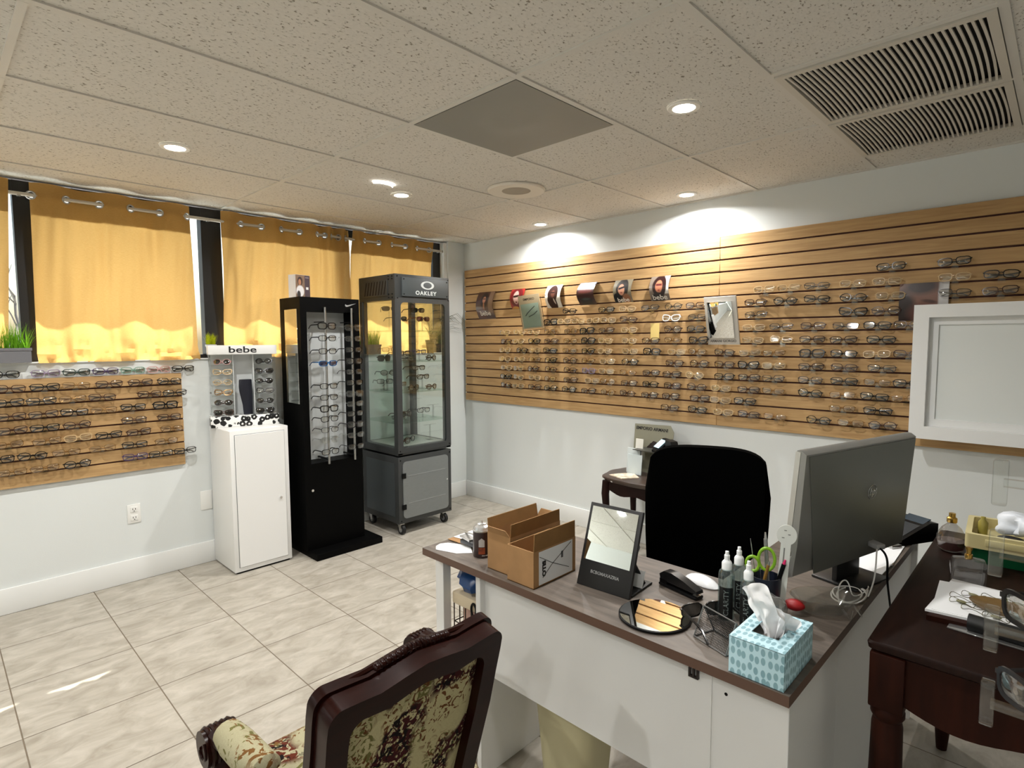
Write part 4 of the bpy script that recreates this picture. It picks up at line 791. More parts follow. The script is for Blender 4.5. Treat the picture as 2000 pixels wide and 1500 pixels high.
tag(put('pink_cloth', pk, mat('pink_cloth', (196, 160, 146), .9)), 'crumpled pink cloth stuffed inside the wire basket', 'cloth')
tag(put('blue_bag', lump((2.612, -2.225, .645), (.080, .085, .052), 8, .5), mat('blue_plastic', (16, 62, 116), .3)), 'shiny blue plastic bag on top of the wire basket', 'bag')
# waste bin
wbn = thing('waste_bin', 'cream plastic waste bin under the desk behind the white front panel', 'bin', (2.965, -2.13, 0))
def sq(w, h, z): return [Vector((a, b, z)) for a, b in rrect(w, h, .045, 5)]
put('bin_body', MB().loft([sq(.19, .15, .002), sq(.235, .19, .33), sq(.25, .20, .335), sq(.25, .20, .35), sq(.236, .188, .35), sq(.225, .18, .33), sq(.18, .14, .01)]), mat('cream_plastic', (196, 188, 150), .5), wbn)

# ------------------------------------------------------------------ things on the desk
cn = thing('spray_can', 'short dark spray can with a silver dome beside the cardboard boxes', 'can', (2.693, -2.290, DZ + .0005))
put('can_body', MB().lathe([(.028, 0), (.030, .002), (.030, .086), (.029, .088)], 28), print_mat('can_print', (32, 10, 8), [('r', .5, .5, 3, 3, 0, 0, (32, 10, 8))]), cn)
put('rim', MB().lathe([(.0305, .086), (.0312, .088), (.0305, .0905), (.029, .091)], 28), STEEL, cn)
put('dome', MB().lathe([(.0295, .09), (.026, .101), (.016, .107), (.0155, .110), (.012, .111), (.004, .112), (.0035, .119), (.0005, .119)], 28), mat('dome_silver', (210, 210, 208), .22, .7), cn)
bdg = MB(); ang = -.76
def oncyl(a, b, d): t = ang + a / .0302; return Vector(((.0303 + d) * math.cos(t), (.0303 + d) * math.sin(t), b))
pb = [(-.0105, .040), (.009, .038), (.0095, .060), (0, .070), (-.0115, .062)]
bdg.grid(lambda u, v: oncyl(-.011 + .02 * u, .038 + (.030 - .008 * abs(2 * u - 1)) * v, 0), 6, 4); put('label_badge', bdg, mat('badge_grey', (168, 164, 160), .5), cn)
bdg = MB(); bdg.grid(lambda u, v: oncyl(-.012 + .022 * u, .014 + .022 * v, 0), 6, 4); put('label_amber', bdg, mat('badge_amber', (120, 52, 20), .5, nz=(60, .6)), cn)
put('lettering', text_mb('SPRAY DUSTER', .0042, lambda a, b, d: oncyl(a + .014, b + .009, d), depth=.0003), INKW, cn)

CARD = mat('cardboard', (158, 120, 78), .85, nz=(14, .12)); CARDI = mat('cardboard_dark', (132, 96, 52), .85, nz=(14, .12))
def cbox(name, label, x0, x1, y0, y1, h, fl, fh):
    r = thing(name, label, 'box', ((x0 + x1) / 2, (y0 + y1) / 2, DZ)); f = lambda a, b, d: Vector((a, b, DZ + d)); t = .003; rc = lambda e: [(x0 + e, y0 + e), (x1 - e, y0 + e), (x1 - e, y1 - e), (x0 + e, y1 - e)]
    wp('carton', MB().frame(rc(0), rc(t), f, .001, h).b2((x0, y0, DZ + .0005), (x1, y1, DZ + .003)), CARD, r)
    for sd, tilt in fl.items():
        s, c = math.sin(tilt) * fh, math.cos(tilt) * fh
        if sd in 'lr':
            xx = x0 if sd == 'l' else x1; sg = -1 if sd == 'l' else 1; xi = xx - sg * t
            mb = MB().loft([[Vector((xx, y0 + .002, DZ + h)), Vector((xx, y1 - .002, DZ + h)), Vector((xi, y1 - .002, DZ + h)), Vector((xi, y0 + .002, DZ + h))], [Vector((xx + sg * s, y0 + .004, DZ + h + c)), Vector((xx + sg * s, y1 - .004, DZ + h + c)), Vector((xi + sg * s, y1 - .004, DZ + h + c)), Vector((xi + sg * s, y0 + .004, DZ + h + c))]])
        else:
            yy = y0 if sd == 'f' else y1; sg = -1 if sd == 'f' else 1; yi = yy - sg * t; k = .6
            mb = MB().loft([[Vector((x0 + .002, yy, DZ + h)), Vector((x1 - .002, yy, DZ + h)), Vector((x1 - .002, yi, DZ + h)), Vector((x0 + .002, yi, DZ + h))], [Vector((x0 + .012, yy + sg * s * k, DZ + h + c * k)), Vector((x1 - .012, yy + sg * s * k, DZ + h + c * k)), Vector((x1 - .012, yi + sg * s * k, DZ + h + c * k)), Vector((x0 + .012, yi + sg * s * k, DZ + h + c * k))]])
        wp('flap', mb, CARDI if sd in 'lr' else CARD, r)
    return r
cbox('cardboard_box', 'open cardboard box with raised flaps standing beside the spray can', 2.784, 2.884, -2.350, -2.112, .120, {'l': .12, 'r': .02, 'f': .45, 'b': .3}, .040)
bx = cbox('cardboard_box', 'open cardboard box with a crossed-out white shipping label', 2.892, 2.998, -2.371, -2.176, .110, {'r': .02}, .052)
wp('shipping_label', MB().b2((2.9981, -2.348, DZ + .006), (2.9988, -2.192, DZ + .105)), mat('label_white', (226, 228, 230), .5), bx)
mk = pl((2.9990, -2.27, DZ + .055), (0, 1, 0), (0, 0, 1))
wp('pen_cross', MB().tube([mk(-.062, -.03, .0003), (mk(-.02, .0, .0003)), mk(.070, .045, .0003)], .0008, 5).tube([mk(-.076, .036, .0003), mk(-.02, .004, .0003), mk(.06, -.032, .0003)], .0009, 5), INKK, bx)
rot90 = lambda a, b, d: mk(-b - .055, a - .004, d)
wp('lettering', text_mb('OTIS', .020, rot90, sx=1.1, bold=.0012), INKK, bx)
wp('barcode', MB().b2((2.9988, -2.247, DZ + .062), (2.9993, -2.238, DZ + .082)), mat('barcode_grey', (80, 82, 84), .6), bx)
# papers at the left end
def sheet(name, pts, z, label, th=.0008, m=None, cat='paper', group=None, curl=0):
    o = put(name, MB().prism(pts, lambda a, b, d: Vector((a, b, d)), z, z + th), m or PAPER); return tag(o, label, cat, group)
sheet('paper_pad', [(2.515, -2.345), (2.54, -2.365), (2.62, -2.34), (2.655, -2.30), (2.60, -2.26), (2.52, -2.295), (2.507, -2.32)], DZ + .0005, 'rounded white paper lying at the left corner of the desk', .0016)
sheet('kraft_envelope', [(2.495, -2.275), (2.60, -2.27), (2.62, -2.22), (2.497, -2.21)], DZ + .003, 'brown kraft envelope under the white sheets at the left end of the desk', .002, CARD, 'envelope')
sheet('paper_sheet', [(2.497, -2.25), (2.76, -2.21), (2.74, -2.10), (2.495, -2.15)], DZ + .0062, 'lower white sheet in the paper pile beside the spray can', .001, group='white sheets on the desk')
sheet('paper_sheet', [(2.52, -2.20), (2.77, -2.12), (2.72, -1.94), (2.497, -1.98)], DZ + .0075, 'upper white sheet in the paper pile near the far desk edge', .001, group='white sheets on the desk')
bk = thing('clip_gadget', 'small grey metal clip gadget between the white papers and the spray can', 'gadget', (2.605, -2.262, DZ + .0088))
put('body', MB().b2((-.035, -.02, 0), (.035, .02, .016), .003), mat('gadget_grey', (70, 70, 72), .3, .6), bk); put('jaw', MB().box((-.012, -.004, .022), (.05, .03, .006), rot=Matrix.Rotation(.15, 3, 'Y')), STEEL, bk); put('handle', MB().tube([(-.04, .01, .03), (.0, .006, .036), (.05, .0, .03)], .003, 6), STEEL, bk)

# tabletop advertising mirror
tm = thing('tabletop_mirror', 'black tabletop mirror leaning back with BCBGMAXAZRIA on its lower band', 'mirror', (3.146, -2.244, DZ)); tm.rotation_euler = (0, 0, .06)
R = Matrix.Translation((0, 0, .001)) @ Matrix.Rotation(math.radians(-19), 4, 'X')
put('frame_panel', MB().b2((-.087, 0, 0), (.087, .012, .242), .002).turn(R), mat('mirror_black', (22, 21, 21), .45), tm)
put('mirror_glass', MB().b2((-.076, -.003, .076), (.076, -.0002, .232)).turn(R), MIRROR, tm)
t_ = text_mb('BCBGMAXAZRIA', .0125, pl((.0, -.0004, .045), (1, 0, 0), (0, 0, 1)), bold=.0002); t_.turn(R); put('lettering', t_, mat('silver_ink', (150, 150, 148), .4, .3), tm)
put('easel_strut', MB().box((.045, .085, .05), (.06, .003, .13), rot=Matrix.Rotation(math.radians(38), 3, 'X')), mat('mirror_black'), tm)
put('base_foot', MB().b2((-.05, .02, .0005), (.087, .14, .006), .001, 1), mat('mirror_black'), tm)
put('card_insert', MB().box((.060, .085, .03), (.055, .002, .048), rot=Matrix.Rotation(math.radians(-22), 3, 'X')), PAPER, tm)
# round mirror lying flat
rm = thing('round_mirror', 'round mirror lying flat on the desk reflecting the slatwall', 'mirror', (3.334, -2.276, DZ + .0005))
put('back_rim', MB().lathe([(.088, 0), (.0915, .002), (.0915, .006), (.0885, .0075)], 56), KPLAST, rm); put('mirror_glass', MB().lathe([(.0005, .0072), (.0885, .0072), (.0885, .0082), (.0005, .0082)], 56), MIRROR, rm)
# stapler
st = thing('stapler', 'black stapler between the tabletop mirror and the white mouse', 'stapler', (3.308, -2.088, DZ), -.22)
put('base', MB().b2((-.068, -.017, .001), (.068, .017, .010), .004), KPLAST, st)
sd = lambda a, b, d: Vector((a, d, b))
put('arm', MB().prism([(-.062, .018), (-.066, .034), (-.05, .046), (-.02, .048), (.02, .040), (.066, .026), (.068, .018)], sd, -.014, .014), mat('stapler_black', (16, 16, 17), .3), st)
put('hinge', MB().b2((-.064, -.015, .009), (-.038, .015, .022)), KPLAST, st); put('anvil', MB().b2((.05, -.008, .010), (.066, .008, .0115)), STEEL, st)
# mouse
ms = thing('computer_mouse', 'white low-profile computer mouse behind the stapler', 'mouse', (3.328, -1.992, DZ), -.26)
mb = MB(); mb.lathe([(.0005, .0245), (.2, .024), (.45, .0215), (.7, .0165), (.9, .0095), (1, .004), (1.0, .003), (.96, .001), (.0005, .001)], 36)
for v in mb.bm.verts: v.co.x *= .058; v.co.y *= .029
put('shell', mb, mat('mouse_white', (240, 242, 244), .15, coat=.5), ms)
put('mouse_cord', MB().tube([(.056, 0, .006), (.09, -.012, .004), (.13, -.005, .004), (.17, .03, .004)], .0016, 6), mat('cable_white', (232, 232, 230), .5), ms)
# glasses by the mirror
glasses('K', 'w', 'open', (3.425, -2.185, DZ + .022), -2.2, 'black-armed glasses lying between the round mirror and the spray bottles', None, 'dark', rx=0)
# spray bottles
def bottle(x, y, label, rot, txt=True, s=1.0):
    b = thing('spray_bottle', label, 'bottle', (x, y, DZ + .0005), rot, 'lens spray bottles'); r = .0195 * s; h = .128 * s
    put('bottle_body', MB().lathe([(r * .92, 0), (r, .004), (r, h - .018), (r * .9, h - .008), (r * .55, h), (r * .5, h + .004)], 24), clear('smoky_bottle', (214, 226, 224), .08, .06, .10, (150, 165, 165), fr=.3), b)
    mb = MB(); cc = lambda a, z, d=0: Vector(((r + .0006 + d) * math.cos(a), (r + .0006 + d) * math.sin(a), z)); mb.grid(lambda u, v: cc(-2.3 + 1.9 * u, .004 + .083 * v), 14, 3); put('label_wrap', mb, mat('bottle_label', (10, 11, 11), .4), b)
    put('lettering', text_mb('CLARITY', .017, lambda a, q, d: cc(-1.30 - q / r, .047 + a, .0004 + d), sx=1.0, depth=.0003), mat('label_text', (120, 128, 126), .5), b)
    put('cap', MB().lathe([(r * .62, h - .004), (r * .62, h + .014), (r * .52, h + .018), (r * .34, h + .022), (r * .34, h + .034), (r * .24, h + .036), (r * .22, h + .044), (.0005, h + .045)], 22), mat('cap_white', (238, 240, 240), .4), b)
bottle(3.468, -2.150, 'clear spray bottle with black label, leftmost of the three', .15, s=1.03)
bottle(3.474, -2.088, 'clear spray bottle at the back of the three', .2)
bottle(3.527, -2.158, 'clear spray bottle with black label nearest the tissue box', -.1, s=.97)
# mesh card holder
mh = thing('mesh_card_holder', 'dark wire mesh card holder tucked beside the tissue box', 'card holder', (3.502, -2.292, DZ), -.35)
mb = MB()
for a, b in (((-.045, -.02, .002), (.055, -.02, .002)), ((-.045, .045, .002), (.055, .045, .002)), ((-.045, .01, .072), (.055, .01, .072)), ((-.045, -.02, .002), (-.045, .01, .072)), ((-.045, .045, .002), (-.045, .01, .072)), ((.055, -.02, .002), (.055, .01, .072)), ((.055, .045, .002), (.055, .01, .072)), ((-.045, -.02, .002), (-.045, .045, .002)), ((.055, -.02, .002), (.055, .045, .002))): mb.tube([a, b], .0018, 6)
put('wire_rim', mb, mat('rim_grey', (120, 120, 118), .35, .6), mh)
mb = MB()
for i in range(1, 24):
    x = -.045 + .1 * i / 24; mb.tube([(x, -.02, .002), (x, .01, .072)], .00045, 3); mb.tube([(x, .045, .002), (x, .01, .072)], .00045, 3)
for i in range(1, 16):
    t = i / 16; mb.tube([(-.045, -.02 + .03 * t, .002 + .07 * t), (.055, -.02 + .03 * t, .002 + .07 * t)], .00045, 3); mb.tube([(-.045, .045 - .035 * t, .002 + .07 * t), (.055, .045 - .035 * t, .002 + .07 * t)], .00045, 3)
o = put('wire_mesh', mb, mat('mesh_dark', (40, 40, 42), .4, .5), mh); o['kind'] = 'stuff'
# tissue box
def tissue_print():
    m = bpy.data.materials.new('tissue_box_print'); m.use_nodes = True; n = m.node_tree.nodes; l = m.node_tree.links; b = n['Principled BSDF']; uv = n.new('ShaderNodeUVMap'); mp = n.new('ShaderNodeMapping'); mp.inputs[3].default_value = (78, 44, 1); l.new(uv.outputs[0], mp.inputs[0])
    t = n.new('ShaderNodeTexVoronoi'); t.voronoi_dimensions = '2D'; t.inputs['Scale'].default_value = 1; t.inputs['Randomness'].default_value = .38; l.new(mp.outputs[0], t.inputs[0])
    z = n.new('ShaderNodeTexNoise'); z.inputs['Scale'].default_value = .35; l.new(mp.outputs[0], z.inputs[0])
    c1 = n.new('ShaderNodeMix'); c1.data_type = 'RGBA'; c1.inputs[6].default_value = rgb(112, 158, 172); c1.inputs[7].default_value = rgb(150, 186, 194); l.new(z.outputs[0], c1.inputs[0])
    r = n.new('ShaderNodeMapRange'); r.inputs[1].default_value = .40; r.inputs[2].default_value = .33; l.new(t.outputs[0], r.inputs[0]); x = n.new('ShaderNodeMix'); x.data_type = 'RGBA'; x.inputs[6].default_value = rgb(190, 224, 234); l.new(c1.outputs[2], x.inputs[7]); l.new(r.outputs[0], x.inputs[0]); l.new(x.outputs[2], b.inputs['Base Color']); b.inputs['Roughness'].default_value = .5; return m
tb = thing('tissue_box', 'pale blue patterned tissue box with a tissue pulled up at the desk corner', 'tissue box', (3.632, -2.290, DZ), .0)
hx, hy, hz = .0575, .0905, .0815
mb = MB(); mb.frame(rrect(2 * hx, 2 * hy, .0015, 2), rrect(2 * hx - .003, 2 * hy - .003, .001, 2), lambda a, b, d: Vector((a, b, d)), .001, hz); mb.b2((-hx, -hy, .0008), (hx, hy, .002))
put('carton', mb.boxuv(1.0), tissue_print(), tb)
N = 24; oo = rrect(2 * hx, 2 * hy, .0015, 5); oi = [(.040 * math.cos(math.atan2(b / hy, a / hx)), .058 * math.sin(math.atan2(b / hy, a / hx))) for a, b in oo]
mb = MB(); mb.frame(oo, oi, lambda a, b, d: Vector((a, b, d)), hz - .001, hz + .0005); put('carton_lid', mb.boxuv(1.0), bpy.data.materials['tissue_box_print'], tb)
put('inner_dark', MB().b2((-hx + .004, -hy + .004, .01), (hx - .004, hy - .004, hz - .02)), mat('inner_film', (120, 116, 112), .6), tb)
mb = MB()
def tis(u, v):
    w = .018 + .036 * min(1, v * 1.5); a = (u - .5) * 2
    x = a * w * .9 + .012 * noise.noise(Vector((u * 4, v * 3, 1))) - .030 * v ** 1.5; y = .016 * math.sin(u * 9 + v * 2) * (1 - .5 * v) + .012 * noise.noise(Vector((u * 6, v * 5, 4))) - .02 * v * a
    return Vector((x, y, hz - .02 + .115 * v - .035 * abs(a) ** 1.5 * v))
mb.grid(tis, 26, 20); put('tissue', mb, mat('tissue_white', (242, 243, 244), .85), tb)
mb = MB(); mb.grid(lambda u, v: tis(u, v * .62) * .92 + Vector((.022 * v + .008, .014 + .012 * math.sin(u * 7), .006)), 22, 14); put('tissue_fold', mb, mat('tissue_white'), tb)

# pen cup
pc = thing('pen_cup', 'dark cup crammed with pens and scissors beside the spray bottles', 'pen cup', (3.520, -2.025, DZ + .0005))
put('cup', MB().lathe([(.034, 0), (.036, .002), (.038, .09), (.036, .09), (.034, .005), (.0005, .004)], 28), mat('cup_navy', (26, 32, 48), .4), pc)
def stick(name, label, p0, p1, r, m, cat='pen', tip=None):
    t = thing(name, label, cat, tuple(Vector(pc.location) + Vector(p0)), group='pens in the cup'); d = Vector(p1) - Vector(p0)
    put('barrel', MB().cyl((0, 0, 0), d, r, n=12), m, t); put('tip', MB().cyl(d, d * 1.10, r * .75, r * .4, n=12), tip or STEEL, t); return t
stick('ballpoint_pen', 'silver ballpoint pen standing tallest in the pen cup', (.006, .012, .012), (-.006, .01, .185), .0052, mat('pen_silver', (150, 150, 150), .25, .6))
stick('pencil', 'yellow pencil leaning in the pen cup', (-.014, -.008, .012), (.012, -.014, .125), .004, mat('pencil_yellow', (150, 112, 50), .5))
stick('marker', 'black marker in the pen cup with a pink end', (.014, .0, .012), (.044, .006, .13), .0055, KPLAST, tip=mat('pink_tip', (214, 30, 100), .4))
stick('marker', 'white marker at the right of the pen cup', (.018, .012, .012), (.05, .024, .15), .0055, mat('marker_white', (232, 232, 230), .4))
stick('thin_rod', 'thin metal rod sticking up at the left of the pen cup', (-.02, .01, .012), (-.04, -.0, .165), .0012, STEEL, 'rod')
sc = thing('scissors', 'scissors with lime green handles standing in the pen cup', 'scissors', (3.512, -2.027, DZ + .012), .3)
put('blades', MB().tube([(.004, 0, 0), (-.006, 0, .1)], .004, 6, flat=.3).tube([(-.004, 0, 0), (.006, .002, .1)], .004, 6, flat=.3), STEEL, sc)
for s, cx, cz, rx, rz in ((-1, -.024, .104, .016, .020), (1, .010, .122, .020, .030)):
    put('handle', MB().tube([(cx + rx * math.cos(a), 0, cz + rz * math.sin(a)) for a in [2 * PI * i / 22 for i in range(22)]], .0042, 8, closed=True), mat('lime_plastic', (128, 176, 32), .4), sc)
pm = thing('measuring_paddle', 'white measuring paddle with a round head leaning against the monitor', 'ruler', (3.556, -2.020, DZ + .004)); pm.rotation_euler = (0, .06, .32)
put('blade', MB().prism([(-.012, 0), (.012, 0), (.012, .185), (-.012, .185)], lambda a, b, d: Vector((a, d, b)), -.0008, .0008), mat('paddle_white', (222, 224, 218), .35), pm)
put('round_head', MB().prism([(.024 * math.cos(a), .205 + .027 * math.sin(a)) for a in [2 * PI * i / 28 for i in range(28)]], lambda a, b, d: Vector((a, d, b)), -.0012, .0012), mat('paddle_white'), pm)
put('scale_marks', MB().b2((-.004, -.0012, .03), (-.001, -.0009, .17)), mat('scale_grey', (120, 120, 116), .6), pm)
hl_ = MB()
for p in ((-.004, .22), (.006, .21), (-.008, .20)): hl_.b2((p[0] - .003, -.0018, p[1] - .004), (p[0] + .003, -.0012, p[1] - .002))
put('head_marks', hl_, mat('scale_grey'), pm)
# clear plastic bowl and what is in it
bw = thing('clear_bowl', 'clear plastic oval bowl in front of the monitor', 'bowl', (3.640, -1.935, DZ + .0005), .75)
put('bowl', MB().lathe([(.62, .001), (.66, .003), (.9, .034), (.98, .040), (1, .042), (.97, .042), (.88, .035), (.64, .005), (.0005, .004)], 44, sx=.088, sy=.058), clear('bowl_plastic', (244, 244, 242), .10, .04, .02, fr=.38), bw)
put('folded_feet', MB().tube([(.02, -.05, .028), (.035, -.062, .004), (.05, -.045, .02)], .003, 6).tube([(.06, -.03, .028), (.075, -.04, .004), (.078, -.02, .022)], .003, 6), ACRYL, bw)
tag(put('red_case', lump((3.592, -2.008, DZ + .024), (.026, .020, .014), 5, .3), mat('red_plastic', (150, 8, 14), .5)), 'bright red plastic item between the tissue box and the clear bowl', 'plastic item')
bgs = thing('plastic_bag', 'crumpled clear plastic bag behind the tissue paper', 'bag', (3.560, -2.075, DZ)); mb = lump((0, 0, .035), (.03, .03, .034), 12, .5); put('film', mb, clear('film_clear', (235, 235, 232), .2, .1, .12), bgs)
# computer seen from behind
A, B = Vector((3.563, -1.958, 0)), Vector((3.713, -1.411, 0)); ux = (B - A).normalized(); nrm = Vector((ux.y, -ux.x, 0))
mo = thing('computer_monitor', 'large silver computer monitor seen from behind on the desk', 'monitor', tuple((A + B) / 2 + Vector((0, 0, DZ)) - nrm * .02))
mo.rotation_euler = (0, 0, math.atan2(ux.y, ux.x)); Wm = (B - A).length / 2; tilt = Matrix.Rotation(math.radians(5), 4, 'X'); lift = Matrix.Translation((0, 0, .068))
MS = mat('monitor_silver', (150, 150, 146), .38, .55)
nk = 0
prof = [(-.004, 0), (-.022, .012), (-.026, .10), (-.022, .35), (-.008, .358), (.004, .358), (.008, .35), (.008, .004)]
mb = MB(); mb.loft([[Vector((x, a, b)) for a, b in prof] for x in (-Wm, -Wm + .003, Wm - .003, Wm)]); put('back_shell', mb.turn(lift @ tilt), MS, mo)
put('screen', MB().b2((-Wm + .004, .0082, .03), (Wm - .004, .0105, .352)).turn(lift @ tilt), mat('screen_black', (8, 8, 9), .1), mo)
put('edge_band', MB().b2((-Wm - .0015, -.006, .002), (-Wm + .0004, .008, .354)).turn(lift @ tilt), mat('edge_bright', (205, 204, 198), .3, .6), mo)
put('cover_panel', MB().prism([(-Wm + .09, .004), (Wm - .004, .004), (Wm - .004, .345), (-Wm + .012, .345)], lambda a, b, d: Vector((a, -.026 - d + .004 * (b > .3), b)), 0, .0025).turn(lift @ tilt), mat('monitor_back', (118, 119, 114), .42, .5), mo)
put('logo_ring', MB().tube([(.055 + .022 * math.cos(a), -.0295, .205 + .022 * math.sin(a)) for a in [2 * PI * i / 28 for i in range(28)]], .0009, 5, closed=True).turn(lift @ tilt), mat('logo_silver', (190, 190, 186), .2, .8), mo)
t_ = text_mb('hp', .030, pl((.055, -.0292, .205), (1, 0, 0), (0, 0, 1)), shear=.25); put('lettering', t_.turn(lift @ tilt), mat('logo_silver'), mo)
put('stand_neck', MB().b2((-.05, -.012, .006), (.07, .004, .074), .003), mat('stand_dark', (46, 46, 46), .35, .5), mo)
put('stand_foot', MB().b2((-.06, -.075, .0006), (.12, .06, .008), .003), mat('stand_dark'), mo)
put('plug', MB().box((.085, -.045, .105), (.03, .05, .016), .004, rot=Matrix.Rotation(-.35, 3, 'Z')), mat('plug_grey', (150, 150, 150), .4), mo)
def cable(name, pts, r, m, label):
    cu = bpy.data.curves.new('c', 'CURVE'); cu.dimensions = '3D'; s = cu.splines.new('NURBS'); s.points.add(len(pts) - 1); s.use_endpoint_u = True; s.order_u = 4
    for q, p in zip(s.points, pts): q.co = (*p, 1)
    cu.bevel_depth = r; cu.bevel_resolution = 2; cu.resolution_u = 6
    ob = bpy.data.objects.new('c', cu); COL.objects.link(ob); bpy.context.view_layer.update(); me = bpy.data.meshes.new_from_object(ob.evaluated_get(bpy.context.evaluated_depsgraph_get())); bpy.data.objects.remove(ob); bpy.data.curves.remove(cu)
    me.name = name; me.materials.clear(); me.materials.append(m)
    for p in me.polygons: p.use_smooth = True
    return tag(put(name, me), label, 'cable')
CW = mat('cable_white')
z = DZ + .004
coil = [(3.668 + (.040 + .006 * math.sin(k * .7)) * math.cos(k * .785) + .006 * math.sin(k * .31), -1.795 + (.072 + .010 * math.cos(k * .5)) * math.sin(k * .785), z + .0022 * (k // 8) + .002 * math.sin(k)) for k in range(26)]
cable('white_cable', [(3.695, -1.63, .85), (3.70, -1.66, .84), (3.706, -1.69, .80), (3.704, -1.71, .765)] + coil, .0021, CW, 'white cable coiled on the desk beside the clear bowl')
cable('white_cable', [(3.66, -1.87, z), (3.64, -1.83, DZ + .03), (3.655, -1.79, DZ + .06), (3.67, -1.80, DZ + .02), (3.68, -1.82, z + .004), (3.70, -1.74, z + .004), (3.69, -1.66, z), (3.65, -1.72, z)], .0018, CW, 'thin white cable looping up in front of the monitor')
cable('black_cable', [(3.70, -1.625, .852), (3.725, -1.64, .845), (3.728, -1.66, .80), (3.726, -1.64, .755), (3.726, -1.60, .70), (3.73, -1.5, .5)], .003, KPLAST, 'black cable hanging from the monitor plug behind the wooden table')
# papers and telephone on the return
sheet('paper_sheet', [(3.56, -1.50), (3.705, -1.46), (3.70, -1.24), (3.57, -1.26)], DZ + .0008, 'white form lying behind the monitor beside the telephone', .003, group='white sheets on the desk')
sheet('paper_sheet', [(3.60, -1.62), (3.70, -1.58), (3.705, -1.44), (3.61, -1.47)], DZ + .0048, 'folded white paper showing right of the monitor foot', .002, group='white sheets on the desk')
ph = thing('desk_telephone', 'black desk telephone behind the monitor at the end of the desk', 'telephone', (3.655, -1.13, DZ + .0005), -.5)
put('phone_body', MB().prism([(-.09, .002), (.09, .002), (.09, .018), (-.055, .07), (-.09, .065)], lambda a, b, d: Vector((d, -a, b)), -.085, .085), KPLAST, ph)
put('handset', MB().tube([(-.06, -.085, .055), (-.06, -.05, .072), (-.06, .04, .10), (-.06, .085, .105)], [.022, .017, .017, .022], 10), mat('handset_black', (12, 12, 13), .25), ph)
put('keypad', MB().box((.03, -.02, .042), (.08, .09, .004), rot=Matrix.Rotation(math.radians(20), 3, 'X')), mat('keypad_grey', (40, 44, 48), .4), ph)
put('phone_screen', MB().box((.03, .055, .068), (.08, .04, .004), rot=Matrix.Rotation(math.radians(20), 3, 'X')), mat('screen_glass', (60, 72, 82), .2), ph)
put('mobile_tray', MB().b2((-.02, -.14, .003), (.10, -.095, .014), .003), STEEL, ph)
# ------------------------------------------------------------------ black office chair
ch = thing('office_chair', 'black office chair with a broad rounded back behind the desk', 'office chair', (3.128, -1.565, 0), .40)
def chair_back(u, v, front):
    w0 = .205 + .026 * v; a = 2 * u - 1
    e = 4.2; top = (1 - abs(a) ** e) ** (1 / e) if abs(a) < 1 else 0
    z = .47 + (.565 * (.62 + .38 * top)) * v if v > 0 else .47
    z = .47 + v * (.405 + .168 * top); x = a * w0; y = .05 * a * a * -1 + .10 - .035 * math.sin(PI * v) + .05 * v
    return Vector((x, y + (0 if front else .055), z))
mb = MB(); nu, nv = 26, 14
F_ = [[mb.bm.verts.new(chair_back(i / nu, j / nv, True)) for j in range(nv + 1)] for i in range(nu + 1)]; B_ = [[mb.bm.verts.new(chair_back(i / nu, j / nv, False)) for j in range(nv + 1)] for i in range(nu + 1)]
for i in range(nu):
    for j in range(nv):
        mb.bm.faces.new((F_[i][j], F_[i + 1][j], F_[i + 1][j + 1], F_[i][j + 1])); mb.bm.faces.new((B_[i][j], B_[i][j + 1], B_[i + 1][j + 1], B_[i + 1][j]))
rim = [(i, 0) for i in range(nu)] + [(nu, j) for j in range(nv)] + [(i, nv) for i in range(nu, 0, -1)] + [(0, j) for j in range(nv, 0, -1)]
for (a, b), (c, d) in zip(rim, rim[1:] + rim[:1]): mb.bm.faces.new((F_[a][b], B_[a][b], B_[c][d], F_[c][d]))
put('backrest', mb, CLOTHK, ch)
put('seat', MB().b2((-.24, -.27, .42), (.24, .17, .50), .035, 4), CLOTHK, ch)
put('back_bracket', MB().tube([(0, .1, .42), (0, .21, .44), (0, .21, .62)], .022, 8), KPLAST, ch)
put('gas_column', MB().cyl((0, -.03, .09), (0, -.03, .42), .026, n=16), KPLAST, ch)
for i in range(5):
    a = 2 * PI * i / 5 + .3; d = Vector((math.cos(a), math.sin(a), 0)); lg = put('leg', MB().tube([Vector((0, -.03, .10)), Vector((0, -.03, .085)) + d * .13, Vector((0, -.03, .065)) + d * .27], [.03, .024, .016], 8), KPLAST, ch)
    put('caster', MB().tube([Vector((0, -.03, .0275)) + d * .265 + Vector((-d.y, d.x, 0)) * s for s in (-.02, .02)], .0275, 16), KRUB, lg)
for s in (-1, 1):
    ar = put('armrest', MB().tube([(s * .23, .03, .44), (s * .275, .03, .48), (s * .275, .02, .62)], .016, 8), KPLAST, ch); put('arm_pad', MB().b2((s * .275 - .03, -.13, .62), (s * .275 + .03, .09, .645), .01), KPLAST, ar)

